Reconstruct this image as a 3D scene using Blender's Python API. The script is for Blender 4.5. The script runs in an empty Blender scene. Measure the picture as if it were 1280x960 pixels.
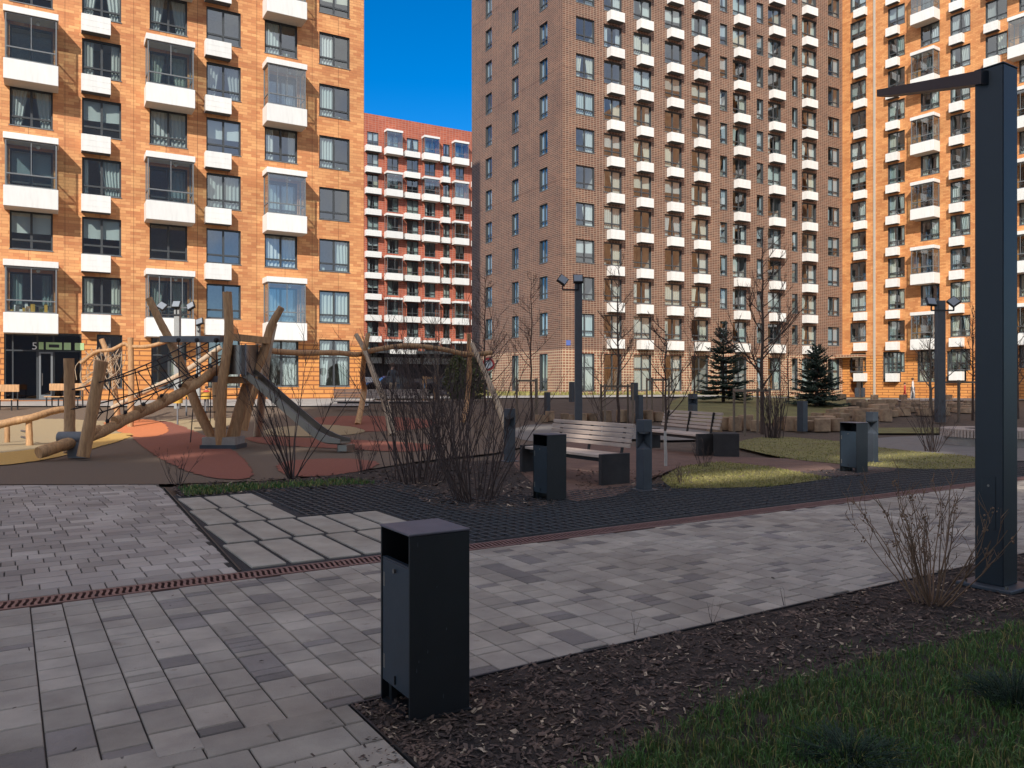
import bpy, bmesh, math, random
from mathutils import Vector, Matrix
R = random.Random(7)
scene = bpy.context.scene
COL = scene.collection
F = 1000.0; CH = 1.55; HZ = 480.0
rad = math.radians
def lerp(a, b, t): return a + (b - a) * t
def sstep(a, b, x):
    t = max(0.0, min(1.0, (x - a) / (b - a))); return t * t * (3 - 2 * t)
def th(x, y):                       # the ground rises a little towards the houses
    return sstep(24, 38, y) * (0.72 - 0.42 * sstep(12, 30, x)) if y > 24 else 0.0
def G(px, py, off=0.0):             # a point of the ground seen in the photograph
    Y = 5.0; r = (px - 640) / F
    lo, hi = 1.5, 200.0
    for _ in range(50):
        m = (lo + hi) / 2
        if HZ + (CH - th(r * m, m)) / m * F > py: lo = m
        else: hi = m
    Y = (lo + hi) / 2
    return Vector((r * Y, Y, th(r * Y, Y) + off))
def P(px, py, Y): return Vector(((px - 640) / F * Y, Y, CH + (HZ - py) / F * Y))
# ---------------------------------------------------------------- materials
def new_mat(name):
    m = bpy.data.materials.new(name); m.use_nodes = True
    nt = m.node_tree; b = nt.nodes['Principled BSDF']
    return m, nt, b
def N(nt, t, **kw):
    n = nt.nodes.new(t)
    for k, v in kw.items():
        if k.startswith('i_'):
            n.inputs[k[2:].replace('_', ' ')].default_value = v
        else: setattr(n, k, v)
    return n
def L(nt, a, b): nt.links.new(a, b)
def c4(c): return (c[0], c[1], c[2], 1.0)
def ramp(nt, fac, stops):
    r = nt.nodes.new('ShaderNodeValToRGB'); e = r.color_ramp.elements
    while len(e) < len(stops): e.new(0.5)
    for el, (p, c) in zip(e, stops): el.position = p; el.color = c4(c)
    L(nt, fac, r.inputs[0]); return r.outputs[0]
def simple(name, col, rough=0.6, metal=0.0, var=0.12, scale=6.0, bump=0.0, bscale=40.0, stretch=(1, 1, 1), spec=0.5, col2=None, island=0.0, objrand=0.0, stain=0.0):
    m, nt, b = new_mat(name)
    tc = N(nt, 'ShaderNodeTexCoord'); mp = N(nt, 'ShaderNodeMapping'); mp.inputs['Scale'].default_value = stretch
    L(nt, tc.outputs['Object'], mp.inputs[0])
    no = N(nt, 'ShaderNodeTexNoise', i_Scale=scale, i_Detail=6.0, i_Roughness=0.6); L(nt, mp.outputs[0], no.inputs['Vector'])
    c2 = col2 if col2 else tuple(max(0, x * (1 - var)) for x in col)
    c1 = col if col2 else tuple(min(1, x * (1 + var)) for x in col)
    out = ramp(nt, no.outputs['Fac'], [(0.3, c2), (0.7, c1)])
    for amt, kind in ((island, 'i'), (objrand, 'o')):
        if amt > 0:
            src = N(nt, 'ShaderNodeNewGeometry').outputs['Random Per Island'] if kind == 'i' else N(nt, 'ShaderNodeObjectInfo').outputs['Random']
            mr = N(nt, 'ShaderNodeMapRange'); mr.inputs['To Min'].default_value = 1 - amt; mr.inputs['To Max'].default_value = 1 + amt
            L(nt, src, mr.inputs[0])
            mx = N(nt, 'ShaderNodeVectorMath', operation='SCALE'); L(nt, out, mx.inputs[0]); L(nt, mr.outputs[0], mx.inputs['Scale']); out = mx.outputs[0]
    if stain > 0:       # dirt with a shape of its own: broad worn areas and small spots
        for sc_, lo, hi, dk in ((0.55, .38, .62, 1 - stain), (7.0, .30, .36, 1 - stain * 1.3)):
            n3 = N(nt, 'ShaderNodeTexNoise', i_Scale=sc_, i_Detail=4.0, i_Roughness=0.6); L(nt, tc.outputs['Object'], n3.inputs['Vector'])
            f3 = ramp(nt, n3.outputs['Fac'], [(lo, (dk, dk * .97, dk * .94)), (hi, (1.04, 1.04, 1.04))])
            m3 = N(nt, 'ShaderNodeMix', data_type='RGBA', blend_type='MULTIPLY'); m3.inputs['Factor'].default_value = 1.0
            L(nt, out, m3.inputs['A']); L(nt, f3, m3.inputs['B']); out = m3.outputs['Result']
    L(nt, out, b.inputs['Base Color'])
    b.inputs['Roughness'].default_value = rough; b.inputs['Metallic'].default_value = metal
    b.inputs['Specular IOR Level'].default_value = spec
    if bump > 0:
        n2 = N(nt, 'ShaderNodeTexNoise', i_Scale=bscale, i_Detail=8.0, i_Roughness=0.65); L(nt, mp.outputs[0], n2.inputs['Vector'])
        bp = N(nt, 'ShaderNodeBump', i_Strength=bump, i_Distance=0.02); L(nt, n2.outputs['Fac'], bp.inputs['Height']); L(nt, bp.outputs[0], b.inputs['Normal'])
    return m
def tile_mat(name, ca, cb, cm, bw, rh, mortar, offset=0.5, light=None, seam=None, rough=0.65, bump=0.5, contrast=0.5, cc=None):
    """facing bricks in the wall's own plane (object x and z)"""
    m, nt, b = new_mat(name)
    tc = N(nt, 'ShaderNodeTexCoord'); sp = N(nt, 'ShaderNodeSeparateXYZ'); cb_ = N(nt, 'ShaderNodeCombineXYZ')
    L(nt, tc.outputs['Object'], sp.inputs[0])
    L(nt, sp.outputs['X'], cb_.inputs[0]); L(nt, sp.outputs['Z'], cb_.inputs[1])
    def brick(c1, c2, cmm, w, h, mt, off):
        t = N(nt, 'ShaderNodeTexBrick', offset=off, squash=1.0)
        t.inputs['Color1'].default_value = c4(c1); t.inputs['Color2'].default_value = c4(c2); t.inputs['Mortar'].default_value = c4(cmm)
        t.inputs['Scale'].default_value = 1.0; t.inputs['Mortar Size'].default_value = mt; t.inputs['Mortar Smooth'].default_value = 0.1
        t.inputs['Brick Width'].default_value = w; t.inputs['Row Height'].default_value = h
        L(nt, cb_.outputs[0], t.inputs['Vector']); return t
    t = brick(ca, cb, cm, bw, rh, mortar, offset)
    out = t.outputs['Color']
    if cc:      # panels of another tone
        t2 = brick((1, 1, 1), cc, (1, 1, 1), bw * 2.5, rh * 3, 0.0, 0.37)
        mx = N(nt, 'ShaderNodeMix', data_type='RGBA', blend_type='MULTIPLY'); mx.inputs['Factor'].default_value = 0.34
        L(nt, out, mx.inputs['A']); L(nt, t2.outputs['Color'], mx.inputs['B']); out = mx.outputs['Result']
    no = N(nt, 'ShaderNodeTexNoise', i_Scale=0.35, i_Detail=5.0); L(nt, cb_.outputs[0], no.inputs['Vector'])
    vr = ramp(nt, no.outputs['Fac'], [(0.3, (0.82, 0.82, 0.84)), (0.7, (1.06, 1.06, 1.04))])
    mx = N(nt, 'ShaderNodeMix', data_type='RGBA', blend_type='MULTIPLY'); mx.inputs['Factor'].default_value = 1.0
    L(nt, out, mx.inputs['A']); L(nt, vr, mx.inputs['B']); out = mx.outputs['Result']
    if seam:
        t3 = brick((1, 1, 1), (1, 1, 1), (0.45, 0.42, 0.42), seam[0], seam[1], 0.016, 0.0)
        mx = N(nt, 'ShaderNodeMix', data_type='RGBA', blend_type='MULTIPLY'); mx.inputs['Factor'].default_value = 0.8
        L(nt, out, mx.inputs['A']); L(nt, t3.outputs['Color'], mx.inputs['B']); out = mx.outputs['Result']
    L(nt, out, b.inputs['Base Color']); b.inputs['Roughness'].default_value = rough
    inv = N(nt, 'ShaderNodeMath', operation='SUBTRACT'); inv.inputs[0].default_value = 1.0; L(nt, t.outputs['Fac'], inv.inputs[1])
    n2 = N(nt, 'ShaderNodeTexNoise', i_Scale=3.0, i_Detail=4.0); L(nt, cb_.outputs[0], n2.inputs['Vector'])
    ad = N(nt, 'ShaderNodeMath', operation='ADD'); L(nt, inv.outputs[0], ad.inputs[0]); L(nt, n2.outputs['Fac'], ad.inputs[1])
    bp = N(nt, 'ShaderNodeBump', i_Strength=bump, i_Distance=0.02); L(nt, ad.outputs[0], bp.inputs['Height']); L(nt, bp.outputs[0], b.inputs['Normal'])
    return m
M = {}
M['orange'] = tile_mat('orange facing brick', (0.84, 0.43, 0.175), (0.60, 0.235, 0.09), (0.50, 0.21, 0.09), 0.46, 0.15, 0.006, 0.45, seam=(1.53, 50.0), cc=(0.66, 0.5, 0.42))
M['orange_rib'] = tile_mat('orange ribbed brick', (0.78, 0.35, 0.10), (0.68, 0.27, 0.075), (0.36, 0.13, 0.045), 1.2, 0.25, 0.032, 0.5, bump=0.9)
M['orange_far'] = tile_mat('orange facing brick of the wing', (0.80, 0.39, 0.15), (0.62, 0.25, 0.09), (0.46, 0.17, 0.06), 0.46, 0.15, 0.006, 0.45, cc=(0.7, 0.55, 0.46))  # own orange tone of the right wing, without the vertical seams
M['brown'] = tile_mat('brown stack bonded brick', (0.215, 0.088, 0.054), (0.105, 0.043, 0.031), (0.37, 0.27, 0.195), 0.30, 0.15, 0.024, 0.0, cc=(0.8, 0.75, 0.75), bump=0.7, seam=(50.0, 2.95))
M['brown_low'] = tile_mat('brown brick with pale grid', (0.35, 0.145, 0.085), (0.22, 0.09, 0.06), (0.60, 0.47, 0.32), 0.30, 0.22, 0.032, 0.0, bump=0.7)
M['red'] = tile_mat('red stack bonded tile', (0.48, 0.115, 0.055), (0.37, 0.080, 0.042), (0.46, 0.21, 0.15), 0.50, 0.30, 0.030, 0.0)
M['white'] = simple('white painted panel', (0.79, 0.785, 0.76), 0.55, var=0.07, scale=2.2, stretch=(2.5, 2.5, .35), objrand=0.04)
M['soffit'] = simple('cream soffit', (0.50, 0.45, 0.38), 0.8, var=0.06)
M['frame'] = simple('dark grey window frame', (0.055, 0.06, 0.065), 0.45, var=0.05)
M['frame_light'] = simple('grey balcony frame', (0.17, 0.18, 0.19), 0.45, var=0.05)
M['room'] = simple('room interior', (0.42, 0.40, 0.38), 0.9, var=0.1, objrand=0.65)
M['lamp_globe'] = simple('white globe', (0.85, 0.85, 0.82), 0.3, var=0.0)
M['dark_room'] = simple('dark lobby', (0.035, 0.035, 0.038), 0.8)
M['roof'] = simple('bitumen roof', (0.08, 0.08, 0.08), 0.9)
def curtain_mat():
    m, nt, b = new_mat('window curtain')
    oi = N(nt, 'ShaderNodeObjectInfo')
    col = ramp(nt, oi.outputs['Random'], [(0.0, (0.62, 0.62, 0.60)), (0.25, (0.50, 0.56, 0.55)), (0.45, (0.66, 0.62, 0.52)), (0.62, (0.42, 0.46, 0.50)), (0.8, (0.70, 0.70, 0.68)), (0.9, (0.35, 0.42, 0.40)), (1.0, (0.40, 0.33, 0.34))])
    tc = N(nt, 'ShaderNodeTexCoord'); sp = N(nt, 'ShaderNodeSeparateXYZ'); L(nt, tc.outputs['Object'], sp.inputs[0])
    L(nt, col, b.inputs['Base Color']); b.inputs['Roughness'].default_value = 0.9
    return m
M['curtain'] = curtain_mat()
def glass_mat(name, tint=(0.80, 0.88, 0.88), base=0.20, gain=0.9):
    m = bpy.data.materials.new(name); m.use_nodes = True; nt = m.node_tree
    for n in list(nt.nodes): nt.nodes.remove(n)
    o = N(nt, 'ShaderNodeOutputMaterial'); mix = N(nt, 'ShaderNodeMixShader')
    tr = N(nt, 'ShaderNodeBsdfTransparent'); tr.inputs[0].default_value = c4(tint)
    gl = N(nt, 'ShaderNodeBsdfGlossy'); gl.inputs['Roughness'].default_value = 0.012; gl.inputs[0].default_value = (0.92, 0.96, 1.0, 1)
    lw = N(nt, 'ShaderNodeLayerWeight'); lw.inputs['Blend'].default_value = 0.5
    fr = N(nt, 'ShaderNodeMath', operation='POWER'); L(nt, lw.outputs['Facing'], fr.inputs[0]); fr.inputs[1].default_value = 4.0
    mm = N(nt, 'ShaderNodeMath', operation='MULTIPLY_ADD', use_clamp=True); mm.inputs[1].default_value = gain; mm.inputs[2].default_value = base
    tc = N(nt, 'ShaderNodeTexCoord'); no = N(nt, 'ShaderNodeTexNoise', i_Scale=0.9, i_Detail=1.0); L(nt, tc.outputs['Object'], no.inputs['Vector'])
    bp = N(nt, 'ShaderNodeBump', i_Strength=0.05, i_Distance=0.05); L(nt, no.outputs['Fac'], bp.inputs['Height']); L(nt, bp.outputs[0], gl.inputs['Normal'])
    L(nt, fr.outputs[0], mm.inputs[0]); L(nt, mm.outputs[0], mix.inputs[0]); L(nt, tr.outputs[0], mix.inputs[1]); L(nt, gl.outputs[0], mix.inputs[2]); L(nt, mix.outputs[0], o.inputs[0])
    return m
M['glass'] = glass_mat('window glass')
M['glass_dark'] = glass_mat('tinted lobby glass', (0.55, 0.6, 0.6), 0.10)
# outdoors
M['wood'] = simple('robinia timber', (0.62, 0.36, 0.17), 0.65, stretch=(8, 8, 1.2), scale=3.0, col2=(0.34, 0.18, 0.085), bump=0.5, bscale=9, objrand=0.12)
M['wood_pale'] = simple('weathered pale timber', (0.56, 0.42, 0.29), 0.75, stretch=(8, 8, 1.2), scale=3.0, col2=(0.33, 0.25, 0.18), bump=0.5, bscale=9)
M['wood_grey'] = simple('grey weathered plank', (0.62, 0.50, 0.42), 0.75, stretch=(1, 12, 12), scale=2.5, col2=(0.42, 0.335, 0.29), bump=0.3, bscale=12, objrand=0.1)
M['log'] = simple('sawn log block', (0.46, 0.31, 0.19), 0.8, scale=5, col2=(0.22, 0.14, 0.09), bump=0.6, bscale=14, objrand=0.25)
M['stake'] = simple('stake timber', (0.20, 0.15, 0.11), 0.85, objrand=0.15)
M['rope'] = simple('dark rope', (0.035, 0.03, 0.032), 0.8)
M['steel'] = simple('brushed steel', (0.26, 0.24, 0.215), 0.42, metal=0.9, var=0.1, scale=2, bump=0.05)
M['grey_beam'] = simple('grey steel beam', (0.16, 0.165, 0.18), 0.5)
M['navy'] = simple('dark blue grey powder coat', (0.008, 0.010, 0.013), 0.5, var=0.22, scale=5, bump=0.08, bscale=120)
M['navy_panel'] = simple('blue grey powder coat door', (0.020, 0.032, 0.046), 0.45, var=0.18, scale=5, bump=0.08, bscale=120)
M['bollard'] = simple('grey powder coat', (0.050, 0.060, 0.075), 0.5, var=0.15, bump=0.08, bscale=100)
M['pole'] = simple('grey painted pole', (0.075, 0.08, 0.09), 0.5)
M['pole_lit'] = simple('sunlit grey pole', (0.30, 0.30, 0.29), 0.5)  # sunlight put into the colour: paler copy of the pole grey
M['black'] = simple('black plastic', (0.012, 0.012, 0.014), 0.5)
M['lens'] = simple('floodlight glass', (0.25, 0.27, 0.3), 0.1, var=0.02)
M['concrete'] = simple('cast concrete', (0.34, 0.31, 0.28), 0.85, var=0.15, scale=5, bump=0.3, bscale=60)
M['concrete_dark'] = simple('dark concrete', (0.040, 0.037, 0.038), 0.85, var=0.2, scale=4, bump=0.3, bscale=60)
M['paver'] = simple('grey concrete paver', (0.46, 0.41, 0.355), 0.85, scale=2.6, col2=(0.30, 0.265, 0.235), island=0.17, stain=0.13, spec=0.3, bump=0.6, bscale=110)
M['paver_dark'] = simple('darker narrow paver', (0.28, 0.25, 0.235), 0.85, scale=2.6, col2=(0.19, 0.17, 0.16), island=0.2, stain=0.2, spec=0.3, bump=0.6)
M['paver_small'] = simple('small warm grey paver', (0.44, 0.39, 0.35), 0.85, scale=0.9, col2=(0.33, 0.285, 0.26), island=0.24, stain=0.18, spec=0.3, bump=0.6, bscale=110)
M['joint'] = simple('joint sand', (0.032, 0.028, 0.026), 0.95, var=0.3, scale=20)
M['slab'] = simple('concrete slab', (0.46, 0.415, 0.355), 0.85, scale=2.3, col2=(0.31, 0.275, 0.235), stain=0.15, spec=0.3, bump=0.4, bscale=80, island=0.10)
M['drain'] = simple('rust red drain grate', (0.20, 0.105, 0.09), 0.6, var=0.25, scale=9, bump=0.2)
M['gravel'] = simple('dark gravel', (0.055, 0.052, 0.055), 0.95, scale=45, col2=(0.02, 0.019, 0.021), bump=1.0, bscale=60)
M['plastic'] = simple('black plastic grid', (0.060, 0.062, 0.068), 0.55, var=0.3, scale=14)
M['mulch_soil'] = simple('mulch soil', (0.072, 0.050, 0.040), 0.95, scale=9, col2=(0.014, 0.010, 0.009), bump=1.0, bscale=50)
M['chip'] = simple('bark chip', (0.15, 0.098, 0.076), 0.85, scale=4, col2=(0.035, 0.024, 0.022), island=0.6)
M['chip_pale'] = simple('pale wood chip', (0.38, 0.29, 0.21), 0.85, scale=4, island=0.5)
M['soil'] = simple('bare brown soil', (0.13, 0.092, 0.065), 0.95, scale=2.5, col2=(0.08, 0.055, 0.04), bump=0.9, bscale=25)
M['gritpath'] = simple('reddish grit path', (0.20, 0.115, 0.085), 0.95, scale=3, col2=(0.13, 0.075, 0.058), bump=0.5, bscale=90)
M['asphalt'] = simple('grey path paving', (0.20, 0.18, 0.165), 0.9, scale=3, var=0.12, bump=0.3, bscale=90)
M['palepath'] = simple('pale path paving', (0.34, 0.32, 0.30), 0.9, scale=2, var=0.12, bump=0.3, bscale=60)
M['lawn'] = simple('thin spring lawn', (0.24, 0.22, 0.075), 0.95, scale=1.2, col2=(0.15, 0.125, 0.055), bump=0.9, bscale=30)
M['lawn_soil'] = simple('soil under lawn', (0.032, 0.034, 0.018), 0.95, scale=9, col2=(0.016, 0.014, 0.010), bump=0.8)
M['blade'] = simple('grass blade', (0.060, 0.165, 0.032), 0.6, scale=2.2, col2=(0.075, 0.125, 0.032), island=0.4)
M['blade_dry'] = simple('dry grass blade', (0.20, 0.20, 0.05), 0.75, scale=3, col2=(0.30, 0.25, 0.10), island=0.35)
M['juniper'] = simple('juniper needles', (0.020, 0.045, 0.026), 0.8, island=0.4)
M['spruce'] = simple('spruce needles', (0.046, 0.068, 0.040), 0.85, scale=2, col2=(0.018, 0.034, 0.026), island=0.5)
M['bark'] = simple('dark bark', (0.075, 0.048, 0.038), 0.85, stretch=(4, 4, 1), scale=8, var=0.4)
M['bark_pale'] = simple('grey brown bark', (0.165, 0.125, 0.095), 0.85, stretch=(4, 4, 1), scale=8, var=0.3)
M['whitewash'] = simple('whitewashed trunk', (0.50, 0.48, 0.45), 0.9, var=0.15, scale=8)
M['twig'] = simple('twig', (0.070, 0.047, 0.042), 0.8, var=0.3)
M['leaf_green'] = simple('hedge leaf', (0.10, 0.115, 0.035), 0.8, island=0.45)
M['rub_base'] = simple('brown rubber', (0.135, 0.095, 0.066), 0.9, scale=30, var=0.18, bump=0.3, bscale=200)
M['rub_red'] = simple('red rubber', (0.23, 0.075, 0.048), 0.9, scale=30, var=0.15, bump=0.3, bscale=200)
M['rub_orange'] = simple('orange rubber', (0.60, 0.19, 0.07), 0.9, scale=30, var=0.15, bump=0.3, bscale=200)
M['rub_yellow'] = simple('yellow rubber', (0.55, 0.33, 0.09), 0.9, scale=30, var=0.15, bump=0.3, bscale=200)
M['rub_olive'] = simple('olive rubber', (0.34, 0.26, 0.15), 0.9, scale=30, var=0.15, bump=0.3, bscale=200)
M['yellow'] = simple('yellow plastic', (0.62, 0.36, 0.06), 0.5)
M['skin'] = simple('skin', (0.50, 0.30, 0.22), 0.6)
M['hair'] = simple('brown hair', (0.07, 0.035, 0.02), 0.7)
M['cloth_red'] = simple('red clothing', (0.50, 0.05, 0.04), 0.8)
M['cloth_pale'] = simple('pale clothing', (0.62, 0.58, 0.55), 0.8)
M['cloth_dark'] = simple('dark clothing', (0.03, 0.03, 0.04), 0.8)
M['car_dark'] = simple('dark car paint', (0.02, 0.022, 0.028), 0.25, var=0.02)
M['car_white'] = simple('white car paint', (0.6, 0.6, 0.6), 0.25, var=0.02)
M['car_glass'] = simple('car glass', (0.01, 0.012, 0.014), 0.08, var=0.0)
M['tyre'] = simple('tyre', (0.015, 0.015, 0.015), 0.8)
M['sign_green'] = simple('pale green sign', (0.45, 0.62, 0.30), 0.5, var=0.03)
M['sign_white'] = simple('white numeral', (0.8, 0.8, 0.78), 0.5, var=0.0)
M['sign_blue'] = simple('blue plate', (0.10, 0.16, 0.45), 0.5, var=0.0)
M['sign_red'] = simple('red sign', (0.55, 0.05, 0.05), 0.5, var=0.0)
M['fence'] = simple('dark podium cladding', (0.035, 0.030, 0.034), 0.7)
M['dead'] = simple('dead plant stem', (0.20, 0.125, 0.08), 0.9, island=0.3)
# ---------------------------------------------------------------- mesh builder
class MB:
    def __init__(s): s.v = []; s.f = []; s.m = []; s.mats = []; s.sm = []
    def mi(s, mat):
        if mat not in s.mats: s.mats.append(mat)
        return s.mats.index(mat)
    def add(s, vs, fs, mat, smooth=False):
        o = len(s.v); k = s.mi(mat)
        s.v.extend(vs); s.f.extend([tuple(i + o for i in f) for f in fs]); s.m.extend([k] * len(fs)); s.sm.extend([smooth] * len(fs))
    def quad(s, a, b, c, d, mat): s.add([tuple(a), tuple(b), tuple(c), tuple(d)], [(0, 1, 2, 3)], mat)
    def box(s, x0, x1, y0, y1, z0, z1, mat, skip=()):
        v = [(x0, y0, z0), (x1, y0, z0), (x1, y1, z0), (x0, y1, z0), (x0, y0, z1), (x1, y0, z1), (x1, y1, z1), (x0, y1, z1)]
        f = {'b': (3, 2, 1, 0), 't': (4, 5, 6, 7), 'f': (0, 1, 5, 4), 'r': (1, 2, 6, 5), 'k': (2, 3, 7, 6), 'l': (3, 0, 4, 7)}
        s.add(v, [q for k, q in f.items() if k not in skip], mat)
    def bbox(s, x0, x1, y0, y1, z0, z1, mat, b=0.01):      # box with chamfered edges
        o = []
        X = (x0, x1); Y = (y0, y1); Z = (z0, z1)
        idx = {}
        for i in (0, 1):
            for j in (0, 1):
                for k in (0, 1):
                    si, sj, sk = (1 - 2 * i) * b, (1 - 2 * j) * b, (1 - 2 * k) * b
                    idx[i, j, k, 0] = len(o); o.append((X[i], Y[j] + sj, Z[k] + sk))
                    idx[i, j, k, 1] = len(o); o.append((X[i] + si, Y[j], Z[k] + sk))
                    idx[i, j, k, 2] = len(o); o.append((X[i] + si, Y[j] + sj, Z[k]))
        f = []
        for i in (0, 1): f.append([idx[i, 0, 0, 0], idx[i, 1, 0, 0], idx[i, 1, 1, 0], idx[i, 0, 1, 0]][::(1 if i else -1)])
        for j in (0, 1): f.append([idx[0, j, 0, 1], idx[1, j, 0, 1], idx[1, j, 1, 1], idx[0, j, 1, 1]][::(-1 if j else 1)])
        for k in (0, 1): f.append([idx[0, 0, k, 2], idx[1, 0, k, 2], idx[1, 1, k, 2], idx[0, 1, k, 2]][::(1 if k else -1)])
        for i in (0, 1):
            for j in (0, 1): f.append([idx[i, j, 0, 0], idx[i, j, 0, 1], idx[i, j, 1, 1], idx[i, j, 1, 0]][::(1 if i ^ j else -1)])
            for k in (0, 1): f.append([idx[i, 0, k, 0], idx[i, 0, k, 2], idx[i, 1, k, 2], idx[i, 1, k, 0]][::(-1 if i ^ k else 1)])
        for j in (0, 1):
            for k in (0, 1): f.append([idx[0, j, k, 1], idx[0, j, k, 2], idx[1, j, k, 2], idx[1, j, k, 1]][::(1 if j ^ k else -1)])
        for i in (0, 1):
            for j in (0, 1):
                for k in (0, 1): f.append([idx[i, j, k, 0], idx[i, j, k, 1], idx[i, j, k, 2]])
        s.add(o, [tuple(q) for q in f], mat)
    def obox(s, c, ax, ay, az, mat):    # centre and three half-axis vectors
        c = Vector(c); v = []
        for k in (-1, 1):
            for i, j in ((-1, -1), (1, -1), (1, 1), (-1, 1)): v.append(tuple(c + ax * i + ay * j + az * k))
        s.add(v, [(3, 2, 1, 0), (4, 5, 6, 7), (0, 1, 5, 4), (1, 2, 6, 5), (2, 3, 7, 6), (3, 0, 4, 7)], mat)
    def bar(s, a, b, w, h, mat, up=Vector((0, 0, 1))):
        a = Vector(a); b = Vector(b); d = b - a; l = d.length; d.normalize()
        sx = d.cross(up); sx = sx.normalized() if sx.length > 1e-4 else Vector((1, 0, 0)); u = sx.cross(d)
        s.obox((a + b) / 2, d * l / 2, sx * w / 2, u * h / 2, mat)
    def tube(s, pts, rr, mat, n=8, cap=True, smooth=True, wob=0.0, rnd=None):
        pts = [Vector(p) for p in pts]
        if not isinstance(rr, (list, tuple)): rr = [rr] * len(pts)
        d0 = (pts[1] - pts[0]).normalized(); up = Vector((0, 0, 1)) if abs(d0.z) < 0.9 else Vector((1, 0, 0))
        sx = d0.cross(up).normalized(); vs = []
        for i, p in enumerate(pts):
            d = (pts[min(i + 1, len(pts) - 1)] - pts[max(i - 1, 0)])
            if d.length < 1e-7: d = d0
            d = d.normalized(); sx = sx - d * sx.dot(d); sx.normalize(); sy = d.cross(sx)
            for k in range(n):
                a = 2 * math.pi * k / n; q = rr[i] * (1 + (rnd.uniform(-wob, wob) if rnd else 0))
                vs.append(tuple(p + sx * math.cos(a) * q + sy * math.sin(a) * q))
        fs = []
        for i in range(len(pts) - 1):
            for k in range(n):
                fs.append((i * n + k, i * n + (k + 1) % n, (i + 1) * n + (k + 1) % n, (i + 1) * n + k))
        s.add(vs, fs, mat, smooth)
        if cap:
            s.add(vs[:n], [tuple(range(n))[::-1]], mat); s.add(vs[-n:], [tuple(range(n))], mat)
    def sphere(s, c, r, mat, seg=10, ring=7, sz=1.0):
        vs = [(c[0], c[1], c[2] - r * sz)]; fs = []
        for i in range(1, ring):
            t = math.pi * i / ring
            for k in range(seg):
                a = 2 * math.pi * k / seg; vs.append((c[0] + r * math.sin(t) * math.cos(a), c[1] + r * math.sin(t) * math.sin(a), c[2] - r * sz * math.cos(t)))
        vs.append((c[0], c[1], c[2] + r * sz)); e = len(vs) - 1
        for k in range(seg):
            fs.append((0, 1 + (k + 1) % seg, 1 + k)); fs.append((e, e - seg + k, e - seg + (k + 1) % seg))
        for i in range(ring - 2):
            for k in range(seg): fs.append((1 + i * seg + k, 1 + i * seg + (k + 1) % seg, 1 + (i + 1) * seg + (k + 1) % seg, 1 + (i + 1) * seg + k))
        s.add(vs, fs, mat, True)
    def mesh(s, name):
        me = bpy.data.meshes.new(name); me.from_pydata([tuple(v) for v in s.v], [], s.f)
        for m in s.mats: me.materials.append(m)
        me.polygons.foreach_set('material_index', s.m); me.polygons.foreach_set('use_smooth', s.sm)
        me.update(); return me
def link(name, me, parent=None, loc=(0, 0, 0), rz=0.0):
    o = bpy.data.objects.new(name, me); COL.objects.link(o); o.location = loc; o.rotation_euler = (0, 0, rz)
    if parent: o.parent = parent
    return o
def tag(o, label=None, cat=None, group=None, kind=None):
    if label: o['label'] = label
    if cat: o['category'] = cat
    if group: o['group'] = group
    if kind: o['kind'] = kind
    return o
def thing(name, label, cat, loc, rz=0.0, group=None):
    return tag(link(name, None, None, loc, rz), label, cat, group)
def dup(o, parent=None):
    c = o.copy(); COL.objects.link(c); c.parent = parent
    for ch in list(o.children): dup(ch, c)
    return c
# ---------------------------------------------------------------- facades
FL = 2.95
class Facade:
    def __init__(s, ox, oy, ang):
        s.o = Vector((ox, oy)); s.a = ang; s.d = Vector((math.cos(ang), math.sin(ang)))
    def u(s, px, back=0.0):           # distance along the wall seen at picture column px (back > 0: a plane in front of the wall)
        r = (px - 640) / F; n = Vector((s.d.y, -s.d.x)) * back; o = s.o + n
        return (r * o.y - o.x) / (s.d.x - r * s.d.y)
    def Y(s, u): return s.o.y + s.d.y * u
    def z(s, px, py): return CH + (HZ - py) / F * s.Y(s.u(px))
def wall_mesh(u0, u1, z0, z1, holes, zones):
    """zones: [(ztop, material)]; holes: (u0,u1,z0,z1)"""
    us = sorted({u0, u1} | {round(h[0], 4) for h in holes} | {round(h[1], 4) for h in holes})
    zs = sorted({z0, z1} | {round(h[2], 4) for h in holes} | {round(h[3], 4) for h in holes} | {zt for zt, _ in zones if z0 < zt < z1})
    us = [u for u in us if u0 <= u <= u1]; zs = [z for z in zs if z0 <= z <= z1]
    mb = MB()
    for i in range(len(us) - 1):
        for j in range(len(zs) - 1):
            uc = (us[i] + us[i + 1]) / 2; zc = (zs[j] + zs[j + 1]) / 2
            if any(h[0] < uc < h[1] and h[2] < zc < h[3] for h in holes): continue
            mat = next(m for zt, m in zones if zc < zt)
            mb.add([(us[i], 0, zs[j]), (us[i + 1], 0, zs[j]), (us[i + 1], 0, zs[j + 1]), (us[i], 0, zs[j + 1])], [(0, 1, 2, 3)], mat)
    return mb
WC = {}
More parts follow.
